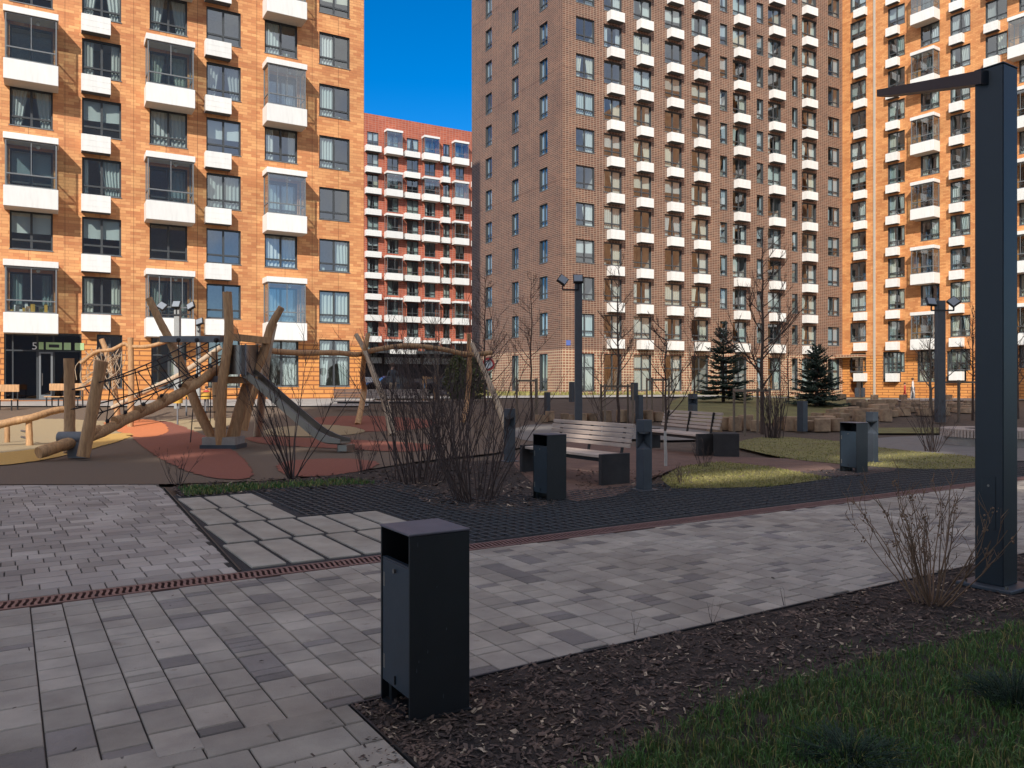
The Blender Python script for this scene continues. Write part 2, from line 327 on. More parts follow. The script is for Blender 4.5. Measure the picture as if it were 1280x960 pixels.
def window_meshes(w, h, style):
    key = (round(w, 2), round(h, 2), style)
    if key in WC: return WC[key]
    mb = MB(); fr = M['frame']; x = w / 2; d = 0.16
    # reveal
    mb.quad((-x, 0, 0), (x, 0, 0), (x, d, 0), (-x, d, 0), fr); mb.quad((-x, d, h), (x, d, h), (x, 0, h), (-x, 0, h), fr)
    mb.quad((-x, 0, h), (-x, 0, 0), (-x, d, 0), (-x, d, h), fr); mb.quad((x, 0, 0), (x, 0, h), (x, d, h), (x, d, 0), fr)
    t = 0.075; y0, y1 = d - 0.06, d + 0.03
    mb.box(-x, x, y0, y1, 0, t, fr); mb.box(-x, x, y0, y1, h - t, h, fr)
    mb.box(-x, -x + t, y0, y1, t, h - t, fr); mb.box(x - t, x, y0, y1, t, h - t, fr)
    tr = 0.25 * h if style in ('std', 'narrow') else (0.62 * h if style == 'tall' else None)
    if w > 0.9 and style != 'plain': mb.box(-0.05, 0.05, y0 + .005, y1 - .005, t, h - t, fr)
    if tr: mb.box(-x + t, x - t, y0 + .002, y1 - .002, tr - 0.045, tr + 0.045, fr)
    mb.box(-x - 0.03, x + 0.03, -0.035, y0 - 0.002, -0.025, 0.012, M['frame_light'])      # sill
    # the room behind
    rm = M['room']; e = 0.3; y2 = 2.3; y = d + 0.035
    X0, X1, Z0, Z1 = -x - e, x + e, -0.35, h + 0.3
    mb.quad((X0, y, Z0), (X1, y, Z0), (X1, y2, Z0), (X0, y2, Z0), rm); mb.quad((X0, y2, Z1), (X1, y2, Z1), (X1, y, Z1), (X0, y, Z1), rm)
    mb.quad((X0, y2, Z0), (X1, y2, Z0), (X1, y2, Z1), (X0, y2, Z1), rm)
    mb.quad((X0, y, Z1), (X0, y, Z0), (X0, y2, Z0), (X0, y2, Z1), rm); mb.quad((X1, y, Z0), (X1, y, Z1), (X1, y2, Z1), (X1, y2, Z0), rm)
    gm = MB(); gm.quad((-x + t, d, t), (x - t, d, t), (x - t, d, h - t), (-x + t, d, h - t), M['glass'])
    cur = []
    def drape(cm, a, b, zt, zb, yy, waves, taper=0.0):
        n = max(8, int((b - a) / 0.035)); vs = []; fs = []
        for i in range(n + 1):
            q = i / n; xx = lerp(a, b, q); wv = yy + 0.045 * math.sin(q * waves) + 0.02 * math.sin(q * waves * 2.3)
            vs += [(xx, wv, zt), (lerp(xx, a if taper > 0 else b, abs(taper)), wv, zb)]
        for i in range(n): fs.append((2 * i, 2 * i + 2, 2 * i + 3, 2 * i + 1))
        cm.add(vs, fs, M['curtain'], True)
    for k in range(7):
        cm = MB(); yy = 0.27
        if k == 0: drape(cm, -x, -x + 0.42 * w, h, 0, yy, 26, 0.35); drape(cm, x - 0.42 * w, x, h, 0, yy, 24, -0.35)
        if k == 1: drape(cm, -x - .1, x + .1, h + .1, -.1, yy, 60)
        if k == 2: drape(cm, -x, -x + 0.3 * w, h, 0, yy, 20); drape(cm, x - 0.25 * w, x, h, 0, yy, 18)
        if k == 3: drape(cm, -x, x, h, h * 0.45, yy, 5)
        if k == 4: drape(cm, x - 0.55 * w, x, h, 0, yy, 30, -0.2); cm.box(-x + .1, -x + .4, .3, .5, 0.02, .3, M['curtain'])
        if k == 5:
            drape(cm, -x, -x + .5 * w, h, .02, yy, 34)
            for q in range(4): cm.box(.05 + q * .14, .13 + q * .14, .26, .36, 0.01, R.uniform(.12, .35), M['leaf_green' if q % 2 else 'curtain'])
        if k == 6: drape(cm, -x, -x + 0.16 * w, h, 0, yy, 9); drape(cm, x - 0.6 * w, x, h, 0, yy, 40, -0.3)
        cur.append(cm.mesh('curtain'))
    WC[key] = (mb.mesh('window'), gm.mesh('pane'), cur); return WC[key]
def put_window(root, fc, u, z, w, h, style='std', curtain=True, rel=None):
    wm, gm, cur = window_meshes(w, h, style)
    if rel is None: o = link('window', wm, root, (u, 0, z))
    else: o = link('window', wm, root, rel @ Vector((u, 0, z))); o.rotation_euler = rel.to_euler()
    link('pane', gm, o)
    if curtain and R.random() < 0.78: link('curtain', R.choice(cur), o)
    return o
def merge_into(mb, me, mat):
    vs = [tuple(mat @ v.co) for v in me.vertices]
    for k, mm in enumerate(me.materials):
        idx = [tuple(p.vertices) for p in me.polygons if p.material_index == k]
        used = sorted({i for f in idx for i in f}); rm = {i: n for n, i in enumerate(used)}
        mb.add([vs[i] for i in used], [tuple(rm[i] for i in f) for f in idx], mm)
WQ = []
def flush_windows(root, most=100):      # nearest and largest as parts of their own, the rest as one part
    WQ.sort(key=lambda q: -q[0])
    mb = MB()
    for i, (sz, fc, u, z, w, h, style, cur, rel) in enumerate(WQ):
        if i < most: put_window(root, fc, u, z, w, h, style, cur, rel)
        else:
            wm, gm, cs = window_meshes(w, h, style)
            m4 = (rel if rel is not None else Matrix.Identity(4)) @ Matrix.Translation((u, 0, z))
            merge_into(mb, wm, m4); merge_into(mb, gm, m4)
            if cur and R.random() < .7: merge_into(mb, R.choice(cs), m4)
    if len(WQ) > most: tag(link('window', mb.mesh('window'), root), kind='stuff')
    WQ.clear()
BC = {}
def bay_meshes(w, h, d, style):
    key = (round(w, 2), round(h, 2), d, style)
    if key in BC: return BC[key]
    x = w / 2; ph = 0.95 if style != 'small' else 0.8
    p = MB(); p.bbox(-x, x, -d, -0.002, 0, ph, M['white'], 0.012)
    p.quad((-x + .01, -d + .01, -0.003), (-x + .01, -.01, -0.003), (x - .01, -.01, -0.003), (x - .01, -d + .01, -0.003), M['soffit'])
    r = MB(); r.bbox(-x - 0.01, x + 0.01, -d - 0.01, -0.002, h - 0.30, h, M['white'], 0.012)
    r.quad((-x + .01, -d + .01, h - 0.303), (-x + .01, -.01, h - .303), (x - .01, -.01, h - .303), (x - .01, -d + .01, h - .303), M['soffit'])
    r.sphere((x * 0.25, -d * .5, h - 0.42), 0.085, M['lamp_globe'])
    g = MB(); fm = M['frame_light']; zt = h - 0.304; i = 0.06; t = 0.06
    X = x - i; D = -d + i
    tr = ph + 0.55
    for xx in (-X, X - t): g.box(xx, xx + t, D, D + t, ph, zt, fm)
    for xx in (-X, X - t): g.box(xx, xx + t, -0.08, -0.01, ph, zt, fm)
    for zz in (ph, tr, zt - .06):
        g.box(-X + t, X - t, D, D + t * .9, zz, zz + .06, fm)
        for xx in (-X, X - t): g.box(xx + .003, xx + t - .003, D + t, -0.08, zz, zz + .06, fm)
    nm = 2 if style == 'a' else 4
    for k in range(1, nm): xx = lerp(-X, X, k / nm); g.box(xx - .018, xx + .018, D + .01, D + t * .8, tr + .06, zt - .06, fm)
    gl = MB(); yy = D + 0.03
    gl.quad((-X + t, yy, ph + .06), (X - t, yy, ph + .06), (X - t, yy, zt - .06), (-X + t, yy, zt - .06), M['glass'])
    for xx in (-X + .03, X - .03): gl.quad((xx, D + t, ph + .06), (xx, -0.08, ph + .06), (xx, -0.08, zt - .06), (xx, D + t, zt - .06), M['glass'])
    BC[key] = (p.mesh('parapet'), r.mesh('roof_slab'), g.mesh('glazing_frame'), gl.mesh('pane')); return BC[key]
def clutter_mesh(w, d):
    mb = MB(); ms = [M['yellow'], M['cloth_red'], M['white'], M['leaf_green'], M['steel'], M['wood']]
    for k in range(16):
        xx = R.uniform(-w / 2 + .15, w / 2 - .3); hh = R.uniform(.1, .5); mb.box(xx, xx + R.uniform(.06, .22), -d + .2, -d + .3 + R.uniform(0, .2), .952, .955 + hh, R.choice(ms))
    return mb.mesh('stored_things')
def put_bay(root, u, z, w, h, d=1.1, style='a', clutter=False):
    p, r, g, gl = bay_meshes(w, h, d, style)
    o = link('glazed_balcony', p, root, (u, 0, z))
    link('roof_slab', r, o); link('glazing_frame', g, o); link('pane', gl, o)
    if clutter: link('stored_things', clutter_mesh(w, d), o)
    return o
AC = {}
def ac_mesh(w, h, d):
    key = (round(w, 2), h, d)
    if key not in AC:
        mb = MB(); mb.bbox(-w / 2, w / 2, -d, -0.002, 0, h, M['white'], 0.008)
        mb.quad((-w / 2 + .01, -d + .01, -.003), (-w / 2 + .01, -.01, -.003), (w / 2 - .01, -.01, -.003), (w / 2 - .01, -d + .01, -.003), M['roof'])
        n = int(w / 0.3)
        for k in range(1, n): xx = -w / 2 + w * k / n; mb.box(xx - .006, xx + .006, -d - .004, -d + .001, .02, h - .02, M['white'])
        for k in range(1, 3): mb.box(-w / 2 + .02, w / 2 - .02, -d - .006, -d + .001, h * k / 3 - .006, h * k / 3 + .006, M['white'])
        AC[key] = mb.mesh('air_conditioner_box')
    return AC[key]
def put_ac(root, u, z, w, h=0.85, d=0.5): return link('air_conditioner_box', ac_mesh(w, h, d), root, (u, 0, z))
def body(root, u0, u1, dep, z0, z1, mat, skip=('f',)):
    mb = MB(); mb.box(u0, u1, 0, dep, z0, z1, mat, skip); mb.quad((u0, 0.0, z1 + .02), (u1, 0.0, z1 + .02), (u1, dep, z1 + .02), (u0, dep, z1 + .02), M['roof'])
    return link('rear_walls', mb.mesh('rear_walls'), root)
A30 = rad(30.1)
# ---- orange building on the left
fc = Facade(-20.6, 40.0, A30)
O0 = fc.o.copy()
root = thing('apartment_building', 'orange brick block with stacked glazed white balconies, nearest block on the left', 'building', (O0.x, O0.y, 0), A30, None)
HL = 42.3
U0, U1 = -14.0, fc.u(455)
holes = []
ztop0 = fc.z(103, 345)               # head of the lowest flat windows
WH = 1.84
cols = [(12, 66, 'bay'), (102.5, 151.5, 'ac'), (187, 234, 'bay'), (258, 301, 'ac'), (331, 371.5, 'bay'), (399, 437, 'win')]
BH = FL + 0.55
def addwin(u0, u1, z0, z1, style, cur=True, rel=None, f=None):
    f = f or fc
    holes.append((u0, u1, z0, z1)); Y = f.Y((u0 + u1) / 2)
    WQ.append(((u1 - u0) * (z1 - z0) / Y / Y * (abs(f.d.x) + .1), f, (u0 + u1) / 2, z0, u1 - u0, z1 - z0, style, cur, rel))
def seen(z, Y): return HZ - (z - CH) / Y * F > -45      # rows the frame can show
for ci, (a, b, k) in enumerate(cols):
    ua, ub = fc.u(a), fc.u(b); w = ub - ua
    for f in range(0, 9):
        zt = ztop0 + f * FL
        if not seen(zt - WH - 1.2, fc.Y(ua)): continue
        isbay = (k == 'bay' and f % 2 == 0)
        if k == 'bay' and f % 2 == 1 and False: continue
        if not isbay: addwin(ua, ub, zt - WH, zt, 'std')
        else: addwin(ua, ub, zt - WH - .25, zt, 'std')
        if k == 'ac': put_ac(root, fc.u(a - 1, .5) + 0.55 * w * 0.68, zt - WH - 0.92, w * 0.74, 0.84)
        if isbay:
            bw = {0: (4, 73), 2: (183, 244), 4: (334, 384)}[ci]
            u0, u1 = fc.u(bw[0], 1.1), fc.u(bw[1], 1.1)
            put_bay(root, (u0 + u1) / 2, zt - WH - 1.12, u1 - u0, 3.42, 1.1, 'a' if R.random() < .6 else 'b', clutter=(ci == 0 and f == 0))
# rows further left, outside the frame but lit and reflected
gz = fc.z(121, 485)
for (a, b, t, bt) in ((121, 153, 418, 485), (189, 233, 418, 485), (260, 300, 420, 484), (331, 373, 423, 483), (399, 437, 424, 483)):
    addwin(fc.u(a), fc.u(b), fc.z(a, bt), fc.z(a, t), 'tall')
eu0, eu1 = fc.u(5), fc.u(102); ez0, ez1 = fc.z(50, 500), fc.z(50, 416)
holes.append((eu0, eu1, ez0, ez1))
flush_windows(root)
link('wall', wall_mesh(U0, U1, -1.5, HL, holes, [(ztop0 - WH - 1.25, M['orange_rib']), (999, M['orange'])]).mesh('wall'), root)
body(root, U0, U1, 14, -1.5, HL, M['orange'])
# the glazed entrance
eb = MB(); ew = eu1 - eu0; eh = ez1 - ez0; fr = M['frame']
for x0, x1 in ((0, .07), (.32, .38), (1.32, 1.40), (2.0, 2.08), (ew - .07, ew)): eb.box(x0, x1, .06, .16, 0, eh, fr)
for z0 in (0, 2.35, eh - .08): eb.box(.07, ew - .07, .065, .155, z0, z0 + .07, fr)
rm = M['dark_room']
eb.quad((0, 0, 0), (ew, 0, 0), (ew, 3, 0), (0, 3, 0), M['concrete']); eb.quad((0, 3, 0), (ew, 3, 0), (ew, 3, eh), (0, 3, eh), rm)
eb.quad((0, 3, eh), (ew, 3, eh), (ew, 0, eh), (0, 0, eh), rm); eb.quad((0, 0, eh), (0, 0, 0), (0, 3, 0), (0, 3, eh), rm); eb.quad((ew, 0, 0), (ew, 0, eh), (ew, 3, eh), (ew, 3, 0), rm)
eo = link('entrance', eb.mesh('entrance'), root, (eu0, 0, ez0))
eg = MB(); eg.quad((.07, .11, .07), (ew - .07, .11, .07), (ew - .07, .11, eh - .08), (.07, .11, eh - .08), M['glass_dark']); link('pane', eg.mesh('pane'), eo)
dr = MB()
for x0 in (1.42, 1.92): dr.box(x0, x0 + .09, .0, .055, .02, 2.25, M['frame_light'])
dr.box(1.42, 2.01, .0, .055, 2.25, 2.33, M['frame_light']); dr.box(1.51, 1.92, .0, .05, .02, .25, M['frame_light']); dr.box(1.55, 1.58, -.05, 0, .7, 1.3, M['steel'])
link('door', dr.mesh('door'), eo)
sg = MB()
for x0, x1 in ((1.42, 1.62), (1.72, 2.4), (2.48, 2.78), (2.95, 3.35)):
    sg.box(x0, x1, -.02, .058, 2.45, 2.80, M['sign_green'])
    if x1 - x0 > .5: sg.box(x0 + .12, x1 - .12, -.026, -.018, 2.55, 2.70, M['dark_room'])
link('sign_panel', sg.mesh('sign_panel'), eo)
cu = bpy.data.curves.new('house_number', 'FONT'); cu.body = '5'; cu.size = .5; cu.extrude = .01; cu.materials.append(M['sign_white'])
tmpo = bpy.data.objects.new('tmp', cu); COL.objects.link(tmpo); bpy.context.view_layer.update(); nme = bpy.data.meshes.new_from_object(tmpo); bpy.data.objects.remove(tmpo); no = link('house_number', nme, eo); no.location = (1.12, .02, 2.44); no.rotation_euler = (rad(90), 0, 0)
# ---- brown building in the middle, two faces
C0 = Vector((3.96, 62.8)); fc = Facade(C0.x, C0.y, A30)
root = thing('apartment_building', 'tall brown brick block with rows of small white boxes, in the middle', 'building', (C0.x, C0.y, 0), A30)
HB = 40.3
U1 = fc.u(1053); holes = []
NB = 13
Bcols = [(720, 743, 720, 62 / 4, None), (755, 777, 755, 103 / 4, (762.5, 784)), (792, 814, 792, 145 / 4, (800, 820)), (831, 852, 831, 190 / 4, (838, 858)), (864.5, 885, 864.5, 232 / 4, (872, 891)),
         (900, 909, 900, 97 / 4, None), (916, 933, 916, 240 / 3.368, (922, 941)), (946, 954, 946, 130 / 3.368, None), (960, 976, 960, 280 / 3.368, (966, 985)), (990, 997, 990, 175 / 3.368, None), (1002.5, 1020, 1002.5, 190 / 3.368, (1007.5, 1025)), (1035, 1049, 1035, 223 / 3.368, None)]
base = fc.z(720, 252) % FL
for a, b, px, py, bx in Bcols:
    ua, ub = fc.u(a), fc.u(b); w = ub - ua
    zt = fc.z(px, py) % FL
    zt = base if abs(zt - base) < .6 or abs(zt - base) > 2.3 else zt
    k = 0
    while zt + k * FL < 4.4 + .3: k += 1
    zz = zt + k * FL
    while zz < HB - .5 and seen(zz - WH - 1, fc.Y(ua)):
        addwin(ua, ub, zz - WH, zz, 'std' if w > .9 else 'narrow')
        if bx:
            u0, u1 = fc.u(bx[0], .6), fc.u(bx[1], .6)
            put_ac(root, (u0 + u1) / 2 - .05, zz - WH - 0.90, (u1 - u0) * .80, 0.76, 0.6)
        zz += FL
    # tall shop windows at the foot
    addwin(ua, ub, 1.0, 4.0, 'tall')
link('wall', wall_mesh(0, U1, -1.5, HB, holes, [(4.3, M['brown_low']), (999, M['brown'])]).mesh('wall'), root)
mb = MB(); mb.box(.03, U1, 15.2, 15.6, -1.5, HB, M['brown']); mb.quad((0, 0, HB + .02), (U1, 0, HB + .02), (U1, 14, HB + .02), (0, 14, HB + .02), M['roof']); mb.quad((U1, 0, -1.5), (U1, 14, -1.5), (U1, 14, HB), (U1, 0, HB), M['brown']); link('rear_walls', mb.mesh('rear_walls'), root)
# the left flank: runs from far left to the corner
fl = Facade(C0.x, C0.y, A30 - rad(90)); ul = fl.u(590); holes = []
rel = Matrix.Rotation(-rad(90), 4, 'Z')
for a, b, px, py in ((607, 614.6, 607, 318 / 8), (640, 648, 640, 455 / 8), (674.4, 684.4, 674.4, 262 / 8)):
    ua, ub = fl.u(a), fl.u(b); zt = fl.z(px, py) % FL; zz = zt + 2 * FL
    while zz - WH < 4.4: zz += FL
    while zz < HB - .5:
        addwin(ua, ub, zz - WH, zz, 'narrow', True, rel, fl) if seen(zz - WH, fl.Y(ua)) else 0; zz += FL
    addwin(ua, ub, 1.0, 4.0, 'narrow', False, rel, fl)
flush_windows(root)
o = link('flank_wall', wall_mesh(ul, 0, -1.5, HB, holes, [(4.3, M['brown_low']), (999, M['brown'])]).mesh('flank_wall'), root); o.rotation_euler = rel.to_euler()
print('flank depth', ul)
sgn = MB(); sgn.box(.35, .75, -.03, -.003, 4.6, 5.0, M['sign_blue']); link('address_plate', sgn.mesh('address_plate'), root)
# ---- orange wing on the right
CR = Vector((C0.x + math.cos(A30) * U1, C0.y + math.sin(A30) * U1)); AR = math.atan2(-.823, .568)
fc = Facade(CR.x, CR.y, AR)
root = thing('apartment_building', 'orange brick wing with glazed balconies closing the yard on the right', 'building', (CR.x, CR.y, 0), AR)
HR = 42.0; U1 = 46.0; holes = []
Rc = [(1063, 1082.5, 30, 'ac', (1064, 1083)), (1110, 1131, 50.6, 'ac', (1104, 1124)), (1151, 1174.5, 34, 'bay', (1137.5, 1167)), (1188, 1213, 62, 'ac', (1183, 1205)), (1232, 1259, 47, 'ac', (1226, 1250)), (1274, 1301, 76, 'bay', (1259, 1291))]
for a, b, py, k, bx in Rc:
    ua, ub = fc.u(a), fc.u(b); w = ub - ua
    zt = fc.z(a, py); n = 0
    while zt > 4.7 + 1.2: zt -= FL; n += 1
    f = n
    while zt < HR - .4 and seen(zt - WH - 1.1, fc.Y(ua)):
        isbay = (k == 'bay' and (f % 2 == 1))
        addwin(ua, ub, zt - WH, zt, 'std')
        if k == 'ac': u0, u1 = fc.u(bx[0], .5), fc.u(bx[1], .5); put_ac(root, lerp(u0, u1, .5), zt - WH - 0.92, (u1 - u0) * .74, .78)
        if isbay:
            u0, u1 = fc.u(bx[0], 1.1), fc.u(bx[1], 1.1)
            put_bay(root, (u0 + u1) / 2, zt - WH - 1.1, u1 - u0, 3.4, 1.1, 'b' if R.random() < .5 else 'a')
        zt += FL; f -= 1
for a, b, t, bt in ((1104, 1126, 440, 477), (1147, 1170, 439, 477), (1184, 1208, 439, 477)):
    addwin(fc.u(a), fc.u(b), fc.z(a, bt), fc.z(a, t), 'tall')
du0, du1 = fc.u(1062), fc.u(1079); holes.append((du0, du1, -1, 3.9))
dm = MB(); wd = du1 - du0
dm.quad((0, 0, -1), (0, 1.2, -1), (0, 1.2, 3.9), (0, 0, 3.9), M['orange_rib']); dm.quad((wd, 0, -1), (wd, 0, 3.9), (wd, 1.2, 3.9), (wd, 1.2, -1), M['orange_rib'])
dm.quad((0, 0, 3.9), (0, 1.2, 3.9), (wd, 1.2, 3.9), (wd, 0, 3.9), M['soffit']); dm.quad((0, 1.2, -1), (wd, 1.2, -1), (wd, 1.2, 3.9), (0, 1.2, 3.9), M['curtain'])
for x0 in (wd * .35, wd * .66, wd - .08): dm.box(x0, x0 + .08, 1.1, 1.18, 0, 3.2, M['frame'])
dm.box(wd * .35, wd, 1.1, 1.17, 3.2, 3.28, M['frame']); link('doorway', dm.mesh('doorway'), root, (du0, 0, 0))
flush_windows(root)
link('wall', wall_mesh(0, U1, -1.5, HR, holes, [(4.3, M['orange_rib']), (999, M['orange_far'])]).mesh('wall'), root)
body(root, 0, U1, 14, -1.5, HR, M['orange_far'])
dp = MB(); up = fc.u(1093.5); dp.box(up - .09, up + .09, -.12, -.004, .3, HR - .3, M['soffit']); link('rainwater_pipe', dp.mesh('rainwater_pipe'), root)
cn = MB(); cn.box(.02, fc.u(1083), -1.2, -.004, 4.15, 4.4, M['brown_low']); link('porch_canopy', cn.mesh('porch_canopy'), root)
# ---- red building far behind the gap
fc = Facade(-19.6, 112.0, A30)
root = thing('apartment_building', 'distant red brick block with white balconies in the gap between orange and brown', 'building', (fc.o.x, fc.o.y, 0), A30)
holes = []; U0, U1 = fc.u(430), fc.u(640); HX = fc.z(455, 141)
z1 = fc.z(459, 164)
Dc = [(459, 473, 'w', (457, 479.5)), (484, 498, 'bay', (482, 505)), (508.5, 523, 'w', (506, 528)), (531, 544, 'bay', (529, 551)), (554, 562, 'w', (553, 565)), (569.5, 580, 'bay', (567, 587.5)), (593, 605, 'w', (591, 609)), (438, 450, 'w', (436, 453))]
for a, b, k, bx in Dc:
    ua, ub = fc.u(a), fc.u(b); zt = z1; f = 0
    while zt > 6.5:
        isbay = k == 'bay' and f % 2 == 0
        addwin(ua, ub, zt - 2.0, zt, 'std' if ub - ua > 1 else 'narrow')
        u0, u1 = fc.u(bx[0], 1.0), fc.u(bx[1], 1.0)
        if isbay: put_bay(root, (u0 + u1) / 2, zt - 2.95, (u1 - u0) * .88, 3.45, 1.1, 'a')
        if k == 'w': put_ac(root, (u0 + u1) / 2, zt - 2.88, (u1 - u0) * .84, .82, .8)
        zt -= FL; f += 1
ZP = 5.8
flush_windows(root)
link('wall', wall_mesh(U0, U1, -1.5, HX, holes, [(ZP, M['fence']), (999, M['red'])]).mesh('wall'), root)
body(root, U0, U1, 14, -1.5, HX, M['red'])
cp = MB(); cp.box(U0, U1, -3.5, -.004, ZP, ZP + .35, M['frame']); cp.box(fc.u(476), fc.u(508), -3.6, -3.51, ZP - .1, ZP + .5, M['white']); link('podium_canopy', cp.mesh('podium_canopy'), root)
# ---------------------------------------------------------------- ground
AP = rad(32.3); PD = Vector((math.cos(AP), math.sin(AP))); QD = Vector((-PD.y, PD.x))
def W(p, q, z=0.0): v = PD * p + QD * q; return Vector((v.x, v.y, z))
def pq(v): v2 = Vector((v[0], v[1])); return v2.dot(PD), v2.dot(QD)
YB = [24 + k for k in range(0, 17)]; XB = [10 + 2 * k for k in range(0, 12)]
def ground_grid():
    xs = [-400, -200, -100, -60, -40, -20, -10, 0] + XB + [40, 60, 100, 200, 400]; ys = [-400, -100, -20, 0, 10, 20] + YB + [44, 50, 60, 80, 120, 200, 400, 600]
    mb = MB(); vs = [(x, y, th(x, y) - 0.05) for y in ys for x in xs]; n = len(xs)
    mb.add(vs, [(j * n + i, j * n + i + 1, (j + 1) * n + i + 1, (j + 1) * n + i) for j in range(len(ys) - 1) for i in range(n - 1)], M['soil'])
    return mb
tag(link('ground', ground_grid().mesh('ground')), kind='structure')
def sheet(name, pts, off, mat, kind='structure'):
    bm = bmesh.new(); vs = [bm.verts.new((p[0], p[1], 0)) for p in pts]; bm.faces.new(vs); bm.normal_update()
    if bm.faces[:][0].normal.z < 0: bmesh.ops.reverse_faces(bm, faces=bm.faces[:])
    for y in YB: bmesh.ops.bisect_plane(bm, geom=bm.verts[:] + bm.edges[:] + bm.faces[:], plane_co=(0, y, 0), plane_no=(0, 1, 0))
    for x in XB: bmesh.ops.bisect_plane(bm, geom=bm.verts[:] + bm.edges[:] + bm.faces[:], plane_co=(x, 0, 0), plane_no=(1, 0, 0))
    for v in bm.verts: v.co.z = th(v.co.x, v.co.y) + off
    me = bpy.data.meshes.new(name); bm.to_mesh(me); bm.free(); me.materials.append(mat)
    return tag(link(name, me), kind=kind)
def px(*pts): return [G(x, y) for x, y in pts]
def smooth_poly(pts, it=2):
    pts = [Vector((p[0], p[1])) for p in pts]
    for _ in range(it):
        o = []
        for i in range(len(pts)):
            a, b = pts[i], pts[(i + 1) % len(pts)]; o += [a.lerp(b, .25), a.lerp(b, .75)]
        pts = o
    return pts
# --- paving stones, real pieces with small chamfers
def clip(poly, a, b):   # keep the left side of a->b
    out = []; n = len(poly)
    def sd(p): return (b[0] - a[0]) * (p[1] - a[1]) - (b[1] - a[1]) * (p[0] - a[0])
    for i in range(n):
        p, q = poly[i], poly[(i + 1) % n]; sp_, sq = sd(p), sd(q)
        if sp_ >= 0: out.append(p)
        if (sp_ >= 0) != (sq >= 0):
            t = sp_ / (sp_ - sq); out.append((p[0] + (q[0] - p[0]) * t, p[1] + (q[1] - p[1]) * t))
    return out
def stone(mb, poly, mat, g=0.003, c=0.004, z=0.0, tilt=0.0012):
    if len(poly) < 3: return
    cx = sum(p[0] for p in poly) / len(poly); cy = sum(p[1] for p in poly) / len(poly)
    sx = max(p[0] for p in poly) - min(p[0] for p in poly); sy = max(p[1] for p in poly) - min(p[1] for p in poly)
    if sx < 0.03 or sy < 0.03: return
    dz = R.uniform(-tilt, tilt) + z; ta = R.uniform(-.006, .006); tb = R.uniform(-.006, .006); vs = []
    for ins, zz in ((g, -0.03), (g, -c), (g + c, 0)):
        for p in poly:
            k = Vector((p[0] - cx, p[1] - cy)); fx = 1 - (ins * .75) * 2 / sx; fy = 1 - ins * 2 / sy
            w_ = W(cx + k.x * fx, cy + k.y * fy, dz + zz + k.x * ta + k.y * tb); vs.append(tuple(w_))
    n = len(poly); fs = [tuple(range(2 * n, 3 * n))]
    for r in (0, 1):
        for i in range(n): fs.append((r * n + i, r * n + (i + 1) % n, (r + 1) * n + (i + 1) % n, (r + 1) * n + i))
    mb.add(vs, fs, mat)
pav = MB()
p = -7.0
while p < 26:
    q = 3.70 + R.choice((-.36, -.24, -.12, 0)) if p > 1.4 else 3.70 - R.choice((0, 0, .12))
    q0 = q if p < 1.4 else 3.70
    q = q0 - (R.choice((.0, .12, .24)) if p > 1.4 else 0)
    while q < 6.50:
        l = R.choice((.09, .18, .18, .27, .27)); a = max(q, 3.70) if p > 1.4 else q
        b_ = min(q + l, 6.50)
        if b_ - a > .05: stone(pav, [(p, a), (p + .193, a), (p + .193, b_), (p, b_)], M['paver_dark' if (l < .15 and R.random() < .75) or R.random() < .05 else 'paver'], g=.0048, c=.005)
        q += l
    p += 0.193
q = 3.70
while q > -1.5:
    p = -7 + R.uniform(0, .3); q2 = q - .22
    while p < 1.40:
        l = R.choice((.20, .30, .42)); e = min(p + l, 1.40)
        stone(pav, [(p, q2), (e, q2), (e, q), (p, q)], M['paver'], g=.0048, c=.005); p += l
    q = q2
tag(link('paved_walk', pav.mesh('paved_walk')), kind='structure')
sheet('joint_sand', [W(-9, -2), W(1.4, -2), W(1.4, 3.70), W(27, 3.70), W(27, 6.52), W(-9, 6.52)], -0.010, M['joint'])
# kerb strip of the bed
kb = MB()
def kbar(a, b, w, z0, z1, mat):
    a = Vector(a); b = Vector(b); d = (b - a).normalized(); n_ = Vector((-d.y, d.x, 0)) * w / 2
    vs = [tuple(Vector(v_) + Vector((0, 0, z_))) for z_ in (z0, z1) for v_ in (a - n_, b - n_, b + n_, a + n_)]
    kb.add(vs, [(4, 5, 6, 7), (0, 1, 5, 4), (1, 2, 6, 5), (2, 3, 7, 6), (3, 0, 4, 7)], mat)
kbar(W(1.42, 3.685), W(26, 3.685), .012, -.05, .004, M['black']); kbar(W(1.41, -1.5), W(1.41, 3.68), .012, -.05, .002, M['black'])
kbar(W(1.64, 6.80), W(2.0, 12.9), .015, -.05, .008, M['black'])
tag(link('bed_edging', kb.mesh('bed_edging')), kind='structure')
# small stones on the left
sm = MB()
TL = [pq(G(0, 606.5)), pq(G(207, 605.5))]; ext = (TL[0][0] - (TL[1][0] - TL[0][0]), TL[0][1] - (TL[1][1] - TL[0][1]))
q = 6.79; row = 0
while q < 17.0:
    p = -7.5 + R.choice((0, .1, .2)) - .01 * row
    while p < 2.1:
        l = R.choice((.1, .2, .2, .3, .3)) * 1.06; pr = lerp(1.62, 1.98, (q - 6.8) / 6.3)
        poly = [(p, q), (min(p + l, pr), q), (min(p + l, pr), q + .21), (p, q + .21)]
        if p < pr - .04:
            poly = clip(poly, TL[1], ext)
            if len(poly) >= 3: stone(sm, poly, M['paver_small'], g=.0055, c=.005)
        p += l
    q += .21; row += 1
tag(link('small_stone_paving', sm.mesh('small_stone_paving')), kind='structure')
sheet('joint_sand', [W(-9, 6.78), W(1.64, 6.78), W(1.99, 13.1), W(TL[0][0] - 9, TL[0][1] + .2 + (TL[0][1] - TL[1][1]) / (TL[0][0] - TL[1][0]) * -9)], -0.010, M['joint'])
